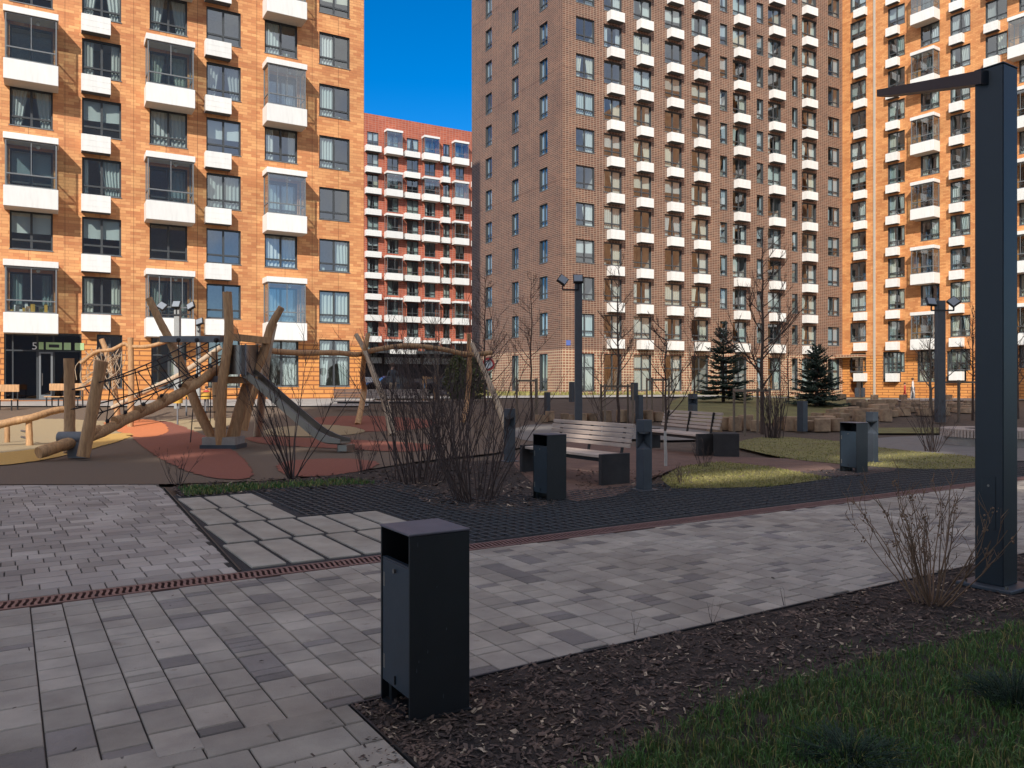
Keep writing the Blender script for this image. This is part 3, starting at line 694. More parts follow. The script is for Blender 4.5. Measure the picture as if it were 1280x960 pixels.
# drainage channel
dc = MB()
def pbox(mb, p0, p1, q0, q1, z0, z1, mat):
    vs = [tuple(W(a, b, z)) for z in (z0, z1) for a, b in ((p0, q0), (p1, q0), (p1, q1), (p0, q1))]
    mb.add(vs, [(4, 5, 6, 7), (0, 1, 5, 4), (1, 2, 6, 5), (2, 3, 7, 6), (3, 0, 4, 7)], mat)
pbox(dc, -8, 26, 6.515, 6.545, -.05, .001, M['drain']); pbox(dc, -8, 26, 6.735, 6.765, -.05, .001, M['drain'])
p = -6.0
while p < 14:
    w_ = .022
    # wavy bar: three slanted pieces
    for (qa, qb, da, db) in ((6.545, 6.60, 0, 0), (6.60, 6.68, 0, .02), (6.68, 6.735, .02, .02)):
        vs = [tuple(W(p + da, qa, 0)), tuple(W(p + da + w_, qa, 0)), tuple(W(p + db + w_, qb, 0)), tuple(W(p + db, qb, 0))]
        dc.add(vs, [(0, 1, 2, 3)], M['drain'])
    p += .045
pbox(dc, 14, 26, 6.545, 6.735, -.02, -.003, M['drain'])
tag(link('drain_channel', dc.mesh('drain_channel')), kind='structure')
sheet('channel_bottom', [W(-8, 6.54), W(26, 6.54), W(26, 6.74), W(-8, 6.74)], -.04, M['black'])
# concrete slabs in gravel
sb = MB()
for r in range(4):
    for k in range(6 if r < 2 else 3):
        p0 = 1.745 + .338 * k + .065 * r; q0 = 6.84 + 1.17 * r
        stone(sb, [(p0, q0), (p0 + .288, q0), (p0 + .288, q0 + 1.08), (p0, q0 + 1.08)], M['slab'], g=.001, c=.005, z=.016, tilt=.003)
tag(link('concrete_slab_paving', sb.mesh('concrete_slab_paving')), kind='structure')
sheet('dark_gravel', [W(1.63, 6.77), W(26, 6.77), W(26, 8.6), W(10, 9.2), W(6, 9.4), W(5.2, 12.3), W(1.94, 11.9)], 0.0, M['gravel'])
pg = MB()
def inside_grid(p, q):
    if q < 6.8 + 1.17 * 2 and p < 1.745 + .338 * 6 + .08: return False
    if q < 6.8 + 1.17 * 4 and p < 1.72 + .345 * 3 + .2: return False
    lim = 11.9 if p < 5.2 else (9.4 if p < 6 else lerp(9.3, 8.6, (p - 6) / 20))
    return q < lim
cell = .085
i = 0; p = 2.0
while p < 16:
    q = 6.80; run = None
    while q < 12:
        ok = inside_grid(p, q)
        if ok and run is None: run = q
        if (not ok or q + cell >= 12) and run is not None:
            if q - run > .05: pbox(pg, p, p + .012, run, q, -.01, .016, M['plastic'])
            run = None
        q += cell
    p += cell * 1.3
q = 6.80
while q < 12:
    p = 2.0; run = None
    while p < 16:
        ok = inside_grid(p, q)
        if ok and run is None: run = p
        if (not ok or p + cell >= 16) and run is not None:
            pbox(pg, run, p, q, q + .014, -.01, .0155, M['plastic']); run = None
        p += cell
    q += cell * 2
tag(link('plastic_grid_paving', pg.mesh('plastic_grid_paving')), kind='stuff')
gs = MB()
for k in range(9000):
    p = R.uniform(2.0, 14); q = R.uniform(6.8, 12)
    if not inside_grid(p, q): continue
    c = W(p, q, .004); s_ = R.uniform(.006, .018); a = R.uniform(0, 6.28)
    d1 = Vector((math.cos(a), math.sin(a), R.uniform(-.4, .4))) * s_; d2 = Vector((-math.sin(a), math.cos(a), R.uniform(-.4, .4))) * s_ * .7
    gs.add([tuple(c - d1), tuple(c + d2), tuple(c + d1), tuple(c - d2), tuple(c + Vector((0, 0, s_ * .8)))], [(0, 1, 4), (1, 2, 4), (2, 3, 4), (3, 0, 4)], M['gravel'])
tag(link('loose_gravel', gs.mesh('loose_gravel')), kind='stuff')
# --- rubber playground
RUB = [Vector(v[:2]) for v in [G(-500, 607), G(207, 605), G(330, 601), G(440, 590), G(520, 577), G(620, 566), G(700, 548), G(690, 530), G(600, 517), G(470, 513), G(330, 510), G(150, 509.5), G(-500, 509)]]
sheet('rubber_playground', RUB, 0.0, M['rub_base'])
def patch(name, pts, off, mat, it=2):
    q = smooth_poly([G(a, b) for a, b in pts], it); o = []
    for i in range(len(q)):
        a, b = q[i], q[(i + 1) % len(q)]; n = max(1, min(12, int((b - a).length / .12)))
        for k in range(n): p_ = a.lerp(b, k / n); o.append(p_ + Vector((R.uniform(-.035, .035), R.uniform(-.05, .05))))
    return sheet(name, o, off, mat)
patch('rubber_patch', [(-200, 556), (-100, 530), (60, 522), (140, 528), (330, 520), (270, 536), (120, 552), (0, 572), (-200, 592)], .008, M['rub_olive'])
patch('rubber_patch', [(150, 528), (210, 524), (262, 545), (305, 572), (325, 602), (250, 598), (195, 572), (168, 550)], .014, M['rub_red'])
patch('rubber_patch', [(300, 545), (420, 549), (560, 556), (520, 567), (420, 561), (320, 556)], .014, M['rub_red'])
patch('rubber_patch', [(345, 576), (440, 573), (485, 580), (430, 595), (350, 598)], .014, M['rub_red'])
patch('rubber_patch', [(120, 527), (190, 523), (215, 535), (200, 546), (165, 548), (150, 540)], .019, M['rub_orange'])
patch('rubber_patch', [(60, 562), (130, 543), (170, 541), (160, 549), (110, 563), (40, 580), (-100, 590), (-100, 575)], .019, M['rub_yellow'])
patch('rubber_patch', [(380, 522), (470, 519), (560, 527), (520, 538), (430, 541), (400, 530)], .014, M['rub_red'])
patch('rubber_patch', [(330, 535), (420, 530), (470, 540), (400, 547), (330, 545)], .019, M['rub_olive'])
sheet('forecourt', px((-400, 507.5), (460, 507.5), (470, 497.5), (-400, 497)), .004, M['palepath'])
# --- planting and paths in the middle distance
sheet('bush_bed', smooth_poly([G(a, b) for a, b in [(213, 606), (330, 603), (440, 592), (520, 579), (640, 575), (668, 600), (700, 632), (640, 646), (560, 640), (500, 612), (400, 606), (330, 612), (228, 622)]], 1), .006, M['mulch_soil'])
sheet('edge_turf', smooth_poly([G(a, b) for a, b in [(222, 611), (330, 606), (440, 600), (470, 606), (340, 612), (232, 622)]], 1), .011, M['lawn_soil'])
sheet('grit_pitch', smooth_poly([G(a, b) for a, b in [(636, 570), (690, 548), (770, 556), (860, 566), (960, 574), (1100, 574), (1135, 586), (1060, 598), (960, 590), (860, 580), (800, 604), (780, 620), (700, 630), (650, 592)]], 1), .010, M['gritpath'])
sheet('rear_path', smooth_poly([G(a, b) for a, b in [(640, 548), (640, 532), (720, 530), (840, 533), (930, 545), (860, 552), (760, 548), (690, 556)]], 1), .014, M['asphalt'])
sheet('side_path', smooth_poly([G(a, b) for a, b in [(1060, 552), (1130, 545), (1300, 543), (1500, 545), (1500, 575), (1260, 578), (1200, 572), (1110, 562)]], 1), .014, M['asphalt'])
sheet('lawn', smooth_poly([G(a, b) for a, b in [(905, 556), (960, 545), (1050, 552), (1120, 563), (1230, 572), (1260, 585), (1160, 588), (1080, 584), (980, 574)]], 1), .018, M['lawn'])
sheet('lawn', smooth_poly([G(a, b) for a, b in [(826, 600), (850, 584), (900, 578), (960, 584), (1040, 599), (960, 610), (840, 612)]], 1), .018, M['lawn'])
sheet('lawn', px((850, 497), (1100, 497), (1110, 503), (1060, 507), (1060, 535), (1300, 535), (1300, 542), (1090, 542), (1000, 530), (860, 528), (830, 515)), .012, M['lawn'])
sheet('lawn', px((560, 497), (900, 495.5), (1060, 495.5), (1060, 490.5), (560, 490.5)), .02, M['lawn'])
sheet('far_walk', px((470, 499), (1400, 499), (1400, 496), (470, 496)), .024, M['palepath'])
# --- foreground bed: uneven mulch
from mathutils import noise
def mz(x, y): return -0.004 + .018 * noise.noise(Vector((x * 3, y * 3, 0))) + .010 * noise.noise(Vector((x * 11, y * 11, 3))) + .006 * noise.noise(Vector((x * 31, y * 31, 7)))
GB = [(-300, 1400), (640, 1010), (760, 955), (860, 898), (1000, 848), (1100, 822), (1280, 782), (1500, 745), (2200, 690)]
GBw = [G(a, b) for a, b in GB if b < 1300]
def in_grass(x, y):    # nearer than the grass border
    s = (x / max(y, .1)) * F + 640; d = None
    for (a, b) in zip(GB[1:], GB[2:]):
        if a[0] <= s <= b[0]: t = (s - a[0]) / (b[0] - a[0]); d = lerp(a[1], b[1], t)
    if d is None: return s > 2200 or False
    yy = HZ + CH / max(y, .1) * F
    return yy > d + 6 * noise.noise(Vector((x * 4, y * 4, 0)))
mb = MB(); np_, nq = 240, 150; vs = []
for j in range(nq + 1):
    for i in range(np_ + 1):
        pp = lerp(1.416, 9.0, (i / np_) ** 1.5); qq = lerp(3.68, -1.5, j / nq); v = W(pp, qq)
        e = min(1, (pp - 1.41) / .1, (3.68 - qq) / .06 + .05); vs.append((v.x, v.y, lerp(-.008, mz(v.x, v.y), max(0, e))))
mb.add(vs, [(j * (np_ + 1) + i, (j + 1) * (np_ + 1) + i, (j + 1) * (np_ + 1) + i + 1, j * (np_ + 1) + i + 1) for j in range(nq) for i in range(np_)], M['mulch_soil'], True)
tag(link('planting_bed', mb.mesh('planting_bed')), kind='structure')
sheet('far_planting_bed', [W(9, -1.5), W(26, -1.5), W(26, 3.68), W(9, 3.68)], -.01, M['mulch_soil'])
def chips(name, n, fn, mat, smin, smax, pale=0.07):
    mb = MB()
    for k in range(n):
        v = fn()
        if v is None: continue
        s_ = R.uniform(smin, smax); a = R.uniform(0, 6.28); wd = s_ * R.uniform(.18, .5); t = R.uniform(-.5, .5)
        d1 = Vector((math.cos(a), math.sin(a), t)) * s_ * .5; d2 = Vector((-math.sin(a), math.cos(a), R.uniform(-.5, .5))) * wd * .5; d3 = d1.cross(d2).normalized() * .003
        c = v + Vector((0, 0, R.uniform(.001, .012)))
        j = [R.uniform(.6, 1.1) for _ in range(4)]
        mm = M['chip_pale'] if R.random() < pale else mat
        mb.add([tuple(c - d1 * j[0] - d2), tuple(c + d1 * j[1] - d2 * j[2]), tuple(c + d1 + d2), tuple(c - d1 * j[3] + d2), tuple(c + d3)], [(0, 1, 4), (1, 2, 4), (2, 3, 4), (3, 0, 4), (3, 2, 1, 0)], mm)
    return tag(link(name, mb.mesh(name)), kind='stuff')
def fbed():
    pp = 1.42 + 6.5 * R.random() ** 1.3; qq = R.uniform(0.4, 3.67); v = W(pp, qq)
    if v.y < 1.5 or in_grass(v.x, v.y): return None
    v.z = mz(v.x, v.y); return v
chips('bark_mulch', 30000, fbed, M['chip'], .010, .048, .08)
def fspill():
    pp = 1.40 - abs(R.gauss(0, .22)); qq = R.uniform(1.5, 3.3); v = W(pp, qq, .001); return v if R.random() < max(.05, (3.4 - qq) / 1.6) else None
chips('spilled_mulch', 1500, fspill, M['chip'], .006, .03, .02)
BED2 = [pq(G(a, b)) for a, b in [(213, 606), (440, 592), (640, 575), (700, 632), (560, 640), (480, 608), (228, 622)]]
def inpoly(pt, poly):
    c = False; j = len(poly) - 1
    for i in range(len(poly)):
        if ((poly[i][1] > pt[1]) != (poly[j][1] > pt[1])) and (pt[0] < (poly[j][0] - poly[i][0]) * (pt[1] - poly[i][1]) / (poly[j][1] - poly[i][1]) + poly[i][0]): c = not c
        j = i
    return c
def fbed2():
    s = R.uniform(210, 1080); t = R.uniform(574, 646)
    if s < 720: ok = inpoly(pq(G(s, t)), BED2)
    else: ok = (t < 622 - (s - 720) * .07 and t > 588)
    if not ok: return None
    v = G(s, t); v.z += .008; return v
chips('leaf_litter', 9000, fbed2, M['chip'], .03, .09, .06)
def fdeb():
    pp = R.uniform(-6, 14); qq = R.uniform(1, 13); 
    if qq < 3.7 and pp > 1.38: return None
    if qq > 6.8 and pp > 1.6: return None
    return W(pp, qq, .003) if R.random() < .25 + .75 * (noise.noise(Vector((pp * .8, qq * .8, 4))) > .12) else None
chips('blown_litter', 520, fdeb, M['chip'], .008, .032, .15)
# --- grass
def blades(name, n, fn, mat, h0, h1, w_=.0025, lean=.5, dry=0.0):
    mb = MB(); 
    for k in range(n):
        v = fn()
        if v is None: continue
        h = R.uniform(h0, h1); a = R.uniform(0, 6.28); la = R.uniform(0, 6.28); ll = R.uniform(0, lean) * h
        d = Vector((math.cos(a), math.sin(a), 0)) * w_ * R.uniform(.7, 1.3); l = Vector((math.cos(la), math.sin(la), 0)) * ll
        m_ = v + l * .35 + Vector((0, 0, h * .6)); t = v + l + Vector((0, 0, h * (1 - .3 * ll / max(h, .001))))
        mm = M['blade_dry'] if R.random() < dry else mat
        mb.add([tuple(v - d), tuple(v + d), tuple(m_ + d * .7), tuple(m_ - d * .7), tuple(t)], [(0, 1, 2, 3), (3, 2, 4)], mm)
    return tag(link(name, mb.mesh(name)), kind='stuff')
gsh = MB(); st = .12; x = -.6
def fgr():
    y = 1.9 + 5.2 * R.random() ** 1.6; x = R.uniform(-.1, .72) * y
    if not in_grass(x, y): return None
    dens = noise.noise(Vector((x * 5, y * 5, 9)))
    if dens < -.25 and R.random() < .6: return None
    return Vector((x, y, mz(x, y) - .004))
blades('lawn_grass', 110000, fgr, M['blade'], .025, .085, .0024, 1.0, .17)
def fedge():
    v = fbed()
    if v is None or R.random() > .5: return None
    s = v.x / v.y * F + 640; return v if in_grass(v.x * .97, v.y * .93) else None
blades('lawn_fringe', 20000, fedge, M['blade'], .015, .05, .002, .9, .15)
def fz(poly_px, extra=0.0):
    poly = [pq(G(a, b)) for a, b in poly_px]; xs = [p_[0] for p_ in poly_px]; ys = [p_[1] for p_ in poly_px]
    def f():
        s = R.uniform(min(xs), max(xs)); t = R.uniform(min(ys), max(ys)); v = G(s, t)
        return v + Vector((0, 0, .01)) if inpoly(pq(v), poly) else None
    return f
blades('dry_turf', 9000, fz([(826, 600), (850, 584), (900, 578), (960, 584), (1040, 599), (960, 610), (840, 612)]), M['blade_dry'], .02, .05, .008, .9, .3)
blades('dry_turf', 9000, fz([(905, 556), (960, 545), (1050, 552), (1120, 563), (1230, 572), (1260, 585), (1160, 588), (1080, 584), (980, 574)]), M['blade_dry'], .02, .045, .010, .9, .2)
blades('edge_grass', 5000, fz([(222, 611), (330, 606), (440, 600), (470, 606), (340, 612), (232, 622)]), M['blade'], .04, .08, .007, .8, .3)
blades('path_edge_grass', 6000, fz([(560, 496), (1060, 495.5), (1060, 490.5), (560, 490.5)]), M['blade_dry'], .15, .35, .05, .5, .4)
def clump(label, x, y, r_, n, hh, seed):
    mb = MB()
    for k in range(n):
        a = R.uniform(0, 6.28); d = Vector((math.cos(a), math.sin(a), 0)); rr = r_ * R.random() ** .6; b = Vector((x, y, 0)) + d * rr * .4
        e = b + d * rr * .8 + Vector((0, 0, hh * R.uniform(.4, 1) * (1.1 - rr / r_ * .6))); m_ = (b + e) / 2 + Vector((0, 0, hh * .15))
        mb.tube([b, m_, e], [.003, .0022, .0006], M['juniper'], 3, cap=False)
        for q in range(12):
            t = R.uniform(.2, 1); c = b.lerp(m_, t * 2) if t < .5 else m_.lerp(e, t * 2 - 1)
            dd = (d + Vector((R.uniform(-1, 1), R.uniform(-1, 1), R.uniform(0, 1)))).normalized() * .02; sw = Vector((-dd.y, dd.x, 0)).normalized() * .0022
            mb.add([tuple(c - sw), tuple(c + sw), tuple(c + dd)], [(0, 1, 2)], M['juniper'])
    o = link('juniper', mb.mesh('juniper')); tag(o, label, 'shrub', 'low junipers in the foreground lawn')
v = G(1060, 950); clump('low juniper tuft in the lawn at the bottom edge of the picture', v.x, v.y, .26, 170, .12, 1)
v = G(1268, 880); clump('low juniper tuft in the lawn at the right edge, below the lamp post', v.x, v.y, .24, 170, .20, 2)
# ---------------------------------------------------------------- litter bins
def litter_bin(label, v, h=.86, w_=.315, d=.335):
    """origin: the near front corner; x runs along the walk, y away"""
    o = thing('litter_bin', label, 'litter bin', (v.x, v.y, 0), AP, 'dark steel litter bins along the walk'); t = .012
    nv = M['navy']
    mb = MB()
    mb.bbox(0, w_, 0, t, 0.0, h - t, nv, .002); mb.bbox(0, w_, d - t, d, 0, h - t, nv, .002)
    mb.box(w_ - t, w_ - .002, t, d - t, .09, h - t, nv); mb.box(.02, w_ - t, t, d - t, .09, .10, nv)
    mb.box(.02, w_ - t, t + .001, d - t - .001, h - .24, h - .235, M['black'])
    link('shell', mb.mesh('shell'), o)
    tp = MB(); tp.bbox(-.004, w_ + .003, -.003, d + .003, h - t + .001, h, M['navy_top'], .003); link('lid', tp.mesh('lid'), o)
    dr = MB(); dr.bbox(.004, .016, t + .003, d - t - .003, .10, h - .165, M['navy_panel'], .002); dr.bbox(.004, .03, t + .003, d - t - .003, h - .163, h - .155, M['navy_panel'], .001); link('door', dr.mesh('door'), o)
    lk = MB(); lk.tube([(-.001, d * .5, h - .20), (-.008, d * .5, h - .20)], .011, M['steel'], 10); lk.box(-.003, .0035, d * .5 - .004, d * .5 + .004, .12, .16, M['black'])
    for z_ in (.16, h - .30): lk.box(.0035, .010, d - t - .03, d - t - .012, z_, z_ + .07, M['steel'])
    link('lock', lk.mesh('lock'), o)
    sc_ = MB(); rs = random.Random(int(v.x * 1000))
    for k_ in range(7): xx = rs.uniform(.02, w_ - .03); zz = rs.uniform(.08, h - .05); sc_.quad((xx, -.0007, zz), (xx + rs.uniform(.002, .007), -.0007, zz + rs.uniform(-.01, .01)), (xx + .003, -.0007, zz + rs.uniform(.01, .03)), (xx, -.0007, zz + .01), M['bollard'])
    link('scuffs', sc_.mesh('scuffs'), o)
    ft = MB()
    for x in (.03, w_ - .06):
        for y in (t + .02, d - t - .05): ft.box(x, x + .03, y, y + .03, 0, .09, nv)
    ft.box(.0, w_, -.02, d + .02, -.02, .004, nv); link('foot_frame', ft.mesh('foot_frame'), o)
    return o
M['navy_top'] = simple('greyish lid of powder coat', (0.10, 0.095, 0.115), 0.55, var=0.15, scale=8, bump=0.08, bscale=120)
litter_bin('dark litter bin in the foreground, standing at the corner of the mulch bed', G(512, 903))
litter_bin('dark litter bin in front of the nearer slatted bench', G(684, 627), .88)
litter_bin('dark litter bin with brownish side, paired with a bollard right of the benches', G(1071, 592), .88)
# ---------------------------------------------------------------- bollard lights
def bollard(label, v, h, w_=.15, plate=True, window=True):
    o = thing('bollard_light', label, 'bollard light', v, AP, 'grey bollard lights around the yard'); a = w_ / 2; mb = MB(); m_ = M['bollard']
    if window:
        mb.bbox(-a, a, -a, a, .02, h - .42, m_, .004); mb.bbox(-a, a, -a, a, h - .18, h, m_, .004)
        mb.box(-a, a, a - .03, a, h - .42, h - .18, m_); mb.box(a - .03, a, -a, a - .03, h - .42, h - .18, m_)
        mb.add([(-a + .004, -a + .004, h - .419), (a - .03, -a + .004, h - .419), (a - .03, a - .03, h - .30), (-a + .004, a - .03, h - .419)], [(0, 1, 2), (0, 2, 3)], m_)
        mb.box(-a + .03, a - .035, -a + .03, a - .035, h - .2, h - .181, M['lens'])
    else: mb.bbox(-a, a, -a, a, .02, h, m_, .004)
    link('post', mb.mesh('post'), o)
    if plate: pb = MB(); pb.bbox(-a - .07, a + .07, -a - .07, a + .07, 0, .022, m_, .005); link('base_plate', pb.mesh('base_plate'), o)
bollard('tall grey bollard light with a recessed window, left of the nearer bench by the bushes', G(637, 577), 1.06, .17)
bollard('tall grey bollard light at the near end of the nearer slatted bench', G(805, 613), 1.03, .165)
bollard('grey bollard light right behind the litter bin with brownish side', G(1090, 578), 1.0, .165)
bollard('plain dark bollard in the lawn between the stumps and the stone heap', G(1003, 540), .98, .23, False, False)
bollard('small bollard light half hidden behind the farther bench', G(866, 522), .9, .25, False)
bollard('slim grey post behind the bollard light at the nearer bench', G(799, 528), .98, .2, False, False)
bollard('slim grey post in the brown bed left of the far sapling stakes', G(684, 523), .98, .17, False, False)
for i, (a, b, h) in enumerate(((716, 503, .95), (793, 501, .9), (1071, 496.5, .9), (1079, 496.5, .9), (1141, 498, 1.0))):
    bollard(['dark bollard beside the floodlight mast, in front of the brown brick block', 'dark bollard behind the frame of stakes at the brown brick block', 'left one of the two dark bollards at the orange wing doorway', 'right one of the two dark bollards at the orange wing doorway', 'dark bollard beside the child in red'][i], G(a, b), h, .26, False, False)
# ---------------------------------------------------------------- lamp post
def lamp_post():
    v = G(1245, 733); o = thing('lamp_post', 'tall square dark lamp post with a flat arm, at the right edge of the picture', 'lamp post', v, AP)
    H = CH + (HZ - 88) / F * v.y; a = .105
    mb = MB(); mb.bbox(-a, a, -a, a, .03, H, M['navy_post'], .006); link('post', mb.mesh('post'), o)
    pb = MB(); pb.bbox(-.2, .2, -.2, .2, .0, .03, M['bollard'], .006)
    for x in (-.15, .15):
        for y in (-.15, .15): pb.tube([(x, y, .03), (x, y, .05)], .014, M['steel'], 6)
    link('base_plate', pb.mesh('base_plate'), o)
    # the arm runs to the left, slightly away
    am = MB(); tip = P(1104, 117, 7.35); R0 = Matrix.Rotation(-AP, 3, 'Z'); tl = R0 @ (tip - v); s0 = Vector((-a, 0, H - .075)); dd = (tl - s0).normalized(); sd = dd.cross(Vector((0, 0, 1))).normalized() * .065
    vs = []
    for q, hh in ((s0 - Vector((0, 0, 0)), .052), (tl, .032)):
        for s_ in (-1, 1):
            for z_ in (-1, 1): vs.append(tuple(q + sd * s_ + Vector((0, 0, z_ * hh))))
    am.add(vs, [(0, 1, 3, 2), (6, 7, 5, 4), (0, 2, 6, 4), (3, 1, 5, 7), (0, 4, 5, 1), (2, 3, 7, 6)], M['navy_post'])
    link('arm', am.mesh('arm'), o)
    ln = MB(); c1 = s0.lerp(tl, .45) - Vector((0, 0, .043)); c2 = s0.lerp(tl, .88) - Vector((0, 0, .030))
    ln.quad(c1 - sd * .6, c1 + sd * .6, c2 + sd * .6, c2 - sd * .6, M['lens']); link('lamp_lens', ln.mesh('lamp_lens'), o)
    dm = MB(); dm.bbox(-a - .004, -a - .0005, -.05, .05, .45, .85, M['navy_post'], .001); dm.tube([(-a - .006, .0, .78), (-a - .009, .0, .78)], .009, M['steel'], 8); link('access_door', dm.mesh('access_door'), o)
    cp = MB(); cp.bbox(-a - .003, a + .003, -a - .003, a + .003, H + .0005, H + .012, M['navy_post'], .003); link('cap', cp.mesh('cap'), o)
M['navy_post'] = simple('dark navy painted post', (0.011, 0.017, 0.025), 0.45, var=0.1, scale=4, bump=0.06, bscale=140)
lamp_post()
def flood_mast(label, pxc, ytop, ybase, wpx, mat, heads, Yd=None):
    v = G(pxc, ybase); Yd = v.y; a = wpx * Yd / F / 2; H = (CH + (HZ - ytop) / F * Yd) - v.z
    o = thing('floodlight_mast', label, 'floodlight mast', v, 0.0, 'floodlight masts over the yard'); mb = MB()
    mb.bbox(-a, a, -a, a, 0, H, mat, .01); link('mast', mb.mesh('mast'), o)
    for dx, dz, tilt in heads:
        hb = MB(); s_ = .17; rot = Matrix.Rotation(tilt, 4, 'Y') @ Matrix.Rotation(rad(-35), 4, 'X')
        hb.bbox(-s_, s_, -.05, .05, -s_, s_, M['black'], .01); hb.box(-s_ + .03, s_ - .03, -.056, -.05, -s_ + .03, s_ - .03, M['lens'])
        for k in range(5): hb.box(-s_ + .05 + k * .06, -s_ + .06 + k * .06, .05, .09, -s_ + .03, s_ - .03, M['black'])
        h = link('floodlight', hb.mesh('floodlight'), o, (dx, -.12, H + dz)); h.rotation_euler = rot.to_euler()
    bk = MB(); xs = [d[0] for d in heads]; bk.box(min(xs + [0]), max(xs + [0]), -.16, -.10, H - .38, H - .33, M['black'])
    for d in heads: bk.box(d[0] - .02, d[0] + .02, -.15, -.11, H - .36, H + d[1] - .05, M['black'])
    link('bracket', bk.mesh('bracket'), o)
flood_mast('dark floodlight mast in front of the brown brick block, two lamps on top', 723, 350, 532, 9, M['pole'], [(-.55, -.02, rad(35)), (-.02, .02, 0)])
flood_mast('dark floodlight mast in front of the orange wing, near the big lamp post', 1175, 376, 528, 9.5, M['pole'], [(-.38, -.05, rad(5)), (.42, -.05, rad(-35))])
flood_mast('sunlit grey floodlight mast rising behind the climbing tower, three lamps', 222, 383, 511, 6.5, M['pole_lit'], [(-.6, 0, rad(30)), (0, .06, 0), (.6, 0, rad(-30))])
flood_mast('slimmer sunlit grey mast just right of the three lamp mast behind the climbing tower', 248, 404, 505, 4.5, M['pole_lit'], [(.1, .05, rad(-20))])
# ---------------------------------------------------------------- benches
def bench(label, A, B, group, blocks=True, straps=False, Hs=.46, face=-1):
    """A: far end, B: near end of the seat's middle line; it faces the side -u"""
    A = Vector(A); B = Vector(B); d = (B - A); Ln = d.length; ang = math.atan2(d.y, d.x)
    o = thing('bench', label, 'bench', A, ang, group); wd = M['wood_grey']
    f = face      # seat front towards local -y*f
    for k in range(5):
        mb = MB(); y = f * (-.22 + k * .105); mb.bbox(.0, Ln, min(y, y + f * .09), max(y, y + f * .09), Hs - .045, Hs, wd, .005); link('seat_slat', mb.mesh('seat_slat'), o)
    for k in range(5):
        mb = MB(); z = Hs + .09 + k * .078; y = f * (.31 + k * .022); mb.bbox(.05, Ln - .02, min(y, y + f * .03), max(y, y + f * .03), z, z + .06, wd, .004); link('back_slat', mb.mesh('back_slat'), o)
    if blocks:
        for x0 in (-.02, Ln - .05):
            mb = MB(); mb.bbox(x0, x0 + .08, -.28, .28, 0, Hs + .02, M['concrete_dark'], .006); link('end_panel', mb.mesh('end_panel'), o)
    for x0 in (Ln * .12, Ln * .5, Ln * .88):
        mb = MB(); mb.bar((x0, f * .36 if not straps else f * .28, Hs - .02), (x0, f * .45 if not straps else f * .37, Hs + .46), .05, .015 if not straps else .02, M['black'], Vector((1, 0, 0))); link('back_support', mb.mesh('back_support'), o)
    mb = MB(); mb.box(.1, Ln - .1, -.16, -.11, Hs - .11, Hs - .05, M['black']); mb.box(.1, Ln - .1, .11, .16, Hs - .11, Hs - .05, M['black']); link('under_frame', mb.mesh('under_frame'), o)
    return o
bench('slatted grey wood bench with dark end panels, nearer one, behind the litter bin', (.38, 14.2, 0), (1.58, 12.3, 0), 'slatted benches in the bed', face=1)
bench('slatted grey wood bench with black back straps, farther one, beside a dark block', (3.33, 19.4, 0), (4.22, 17.25, 0), 'slatted benches in the bed', True, True, face=1)
mb = MB(); mb.bbox(-.26, .26, -.26, .26, 0, .5, M['concrete_dark'], .01); v = G(907, 570); o = link('seat_block', mb.mesh('seat_block'), None, v, rad(-10)); tag(o, 'dark concrete cube at the near end of the farther slatted bench', 'block')
bench('long slatted bench beyond the rubber ground, seen between the swing legs', G(540, 514), G(420, 513), None, False, True, .42, face=1)
def back_seat(label, x0, x1, y, ztop):
    v = G(x0, y); v1 = G(x1, y); Ln = (v1 - v).length; o = thing('garden_seat', label, 'bench', v, math.atan2(v1.y - v.y, v1.x - v.x), 'small benches at the entrance')
    mb = MB(); mb.bbox(0, Ln, .2, .24, ztop - .3, ztop, M['wood'], .01); link('backrest', mb.mesh('backrest'), o)
    mb = MB(); mb.bbox(0, Ln, -.2, .2, .42, .46, M['wood'], .01); link('seat', mb.mesh('seat'), o)
    for x in (.08, Ln - .1):
        mb = MB(); mb.box(x, x + .04, .22, .26, 0, ztop - .3, M['black']); mb.box(x, x + .04, -.18, -.14, 0, .42, M['black']); link('leg', mb.mesh('leg'), o)
back_seat('short wooden seat at the left picture edge in front of the entrance', -8, 20, 513, 1.05)
back_seat('wooden seat right of the entrance door, behind the timber posts', 58, 78, 509, 1.0)
back_seat('wooden seat just right of another one, in front of the entrance corner', 81, 102, 508.5, 1.0)
# ---------------------------------------------------------------- playground
def T(x, y, Y): return P(x, y, Y)
def curve(pts, n=6):
    """Catmull-Rom through the points"""
    pts = [Vector(p) for p in pts]; o = []; q = [pts[0] * 2 - pts[1]] + pts + [pts[-1] * 2 - pts[-2]]
    for i in range(1, len(q) - 2):
        for k in range(n):
            t = k / n; a, b, c, d = q[i - 1], q[i], q[i + 1], q[i + 2]
            o.append(.5 * ((2 * b) + (c - a) * t + (2 * a - 5 * b + 4 * c - d) * t * t + (3 * b - a - 3 * c + d) * t ** 3))
    o.append(pts[-1]); return o
def log(name, root, pts, r0, r1, mat, wob=.05, n=12):
    c = curve(pts) if len(pts) > 2 else [Vector(pts[0]).lerp(Vector(pts[1]), k / 8) for k in range(9)]
    base = root.location if root else Vector()
    c = [Vector(p) - base for p in c]; rr = [lerp(r0, r1, i / (len(c) - 1)) * (1 + R.uniform(-wob, wob)) for i in range(len(c))]
    mb = MB(); mb.tube(c, rr, mat, n); return link(name, mb.mesh(name), root)
v = G(275, 560); TY = v.y
tw = thing('climbing_tower', 'timber climbing tower with steel slide, rope net and inclined log, left of centre', 'playground tower', v)
def rel_(p): return p - v
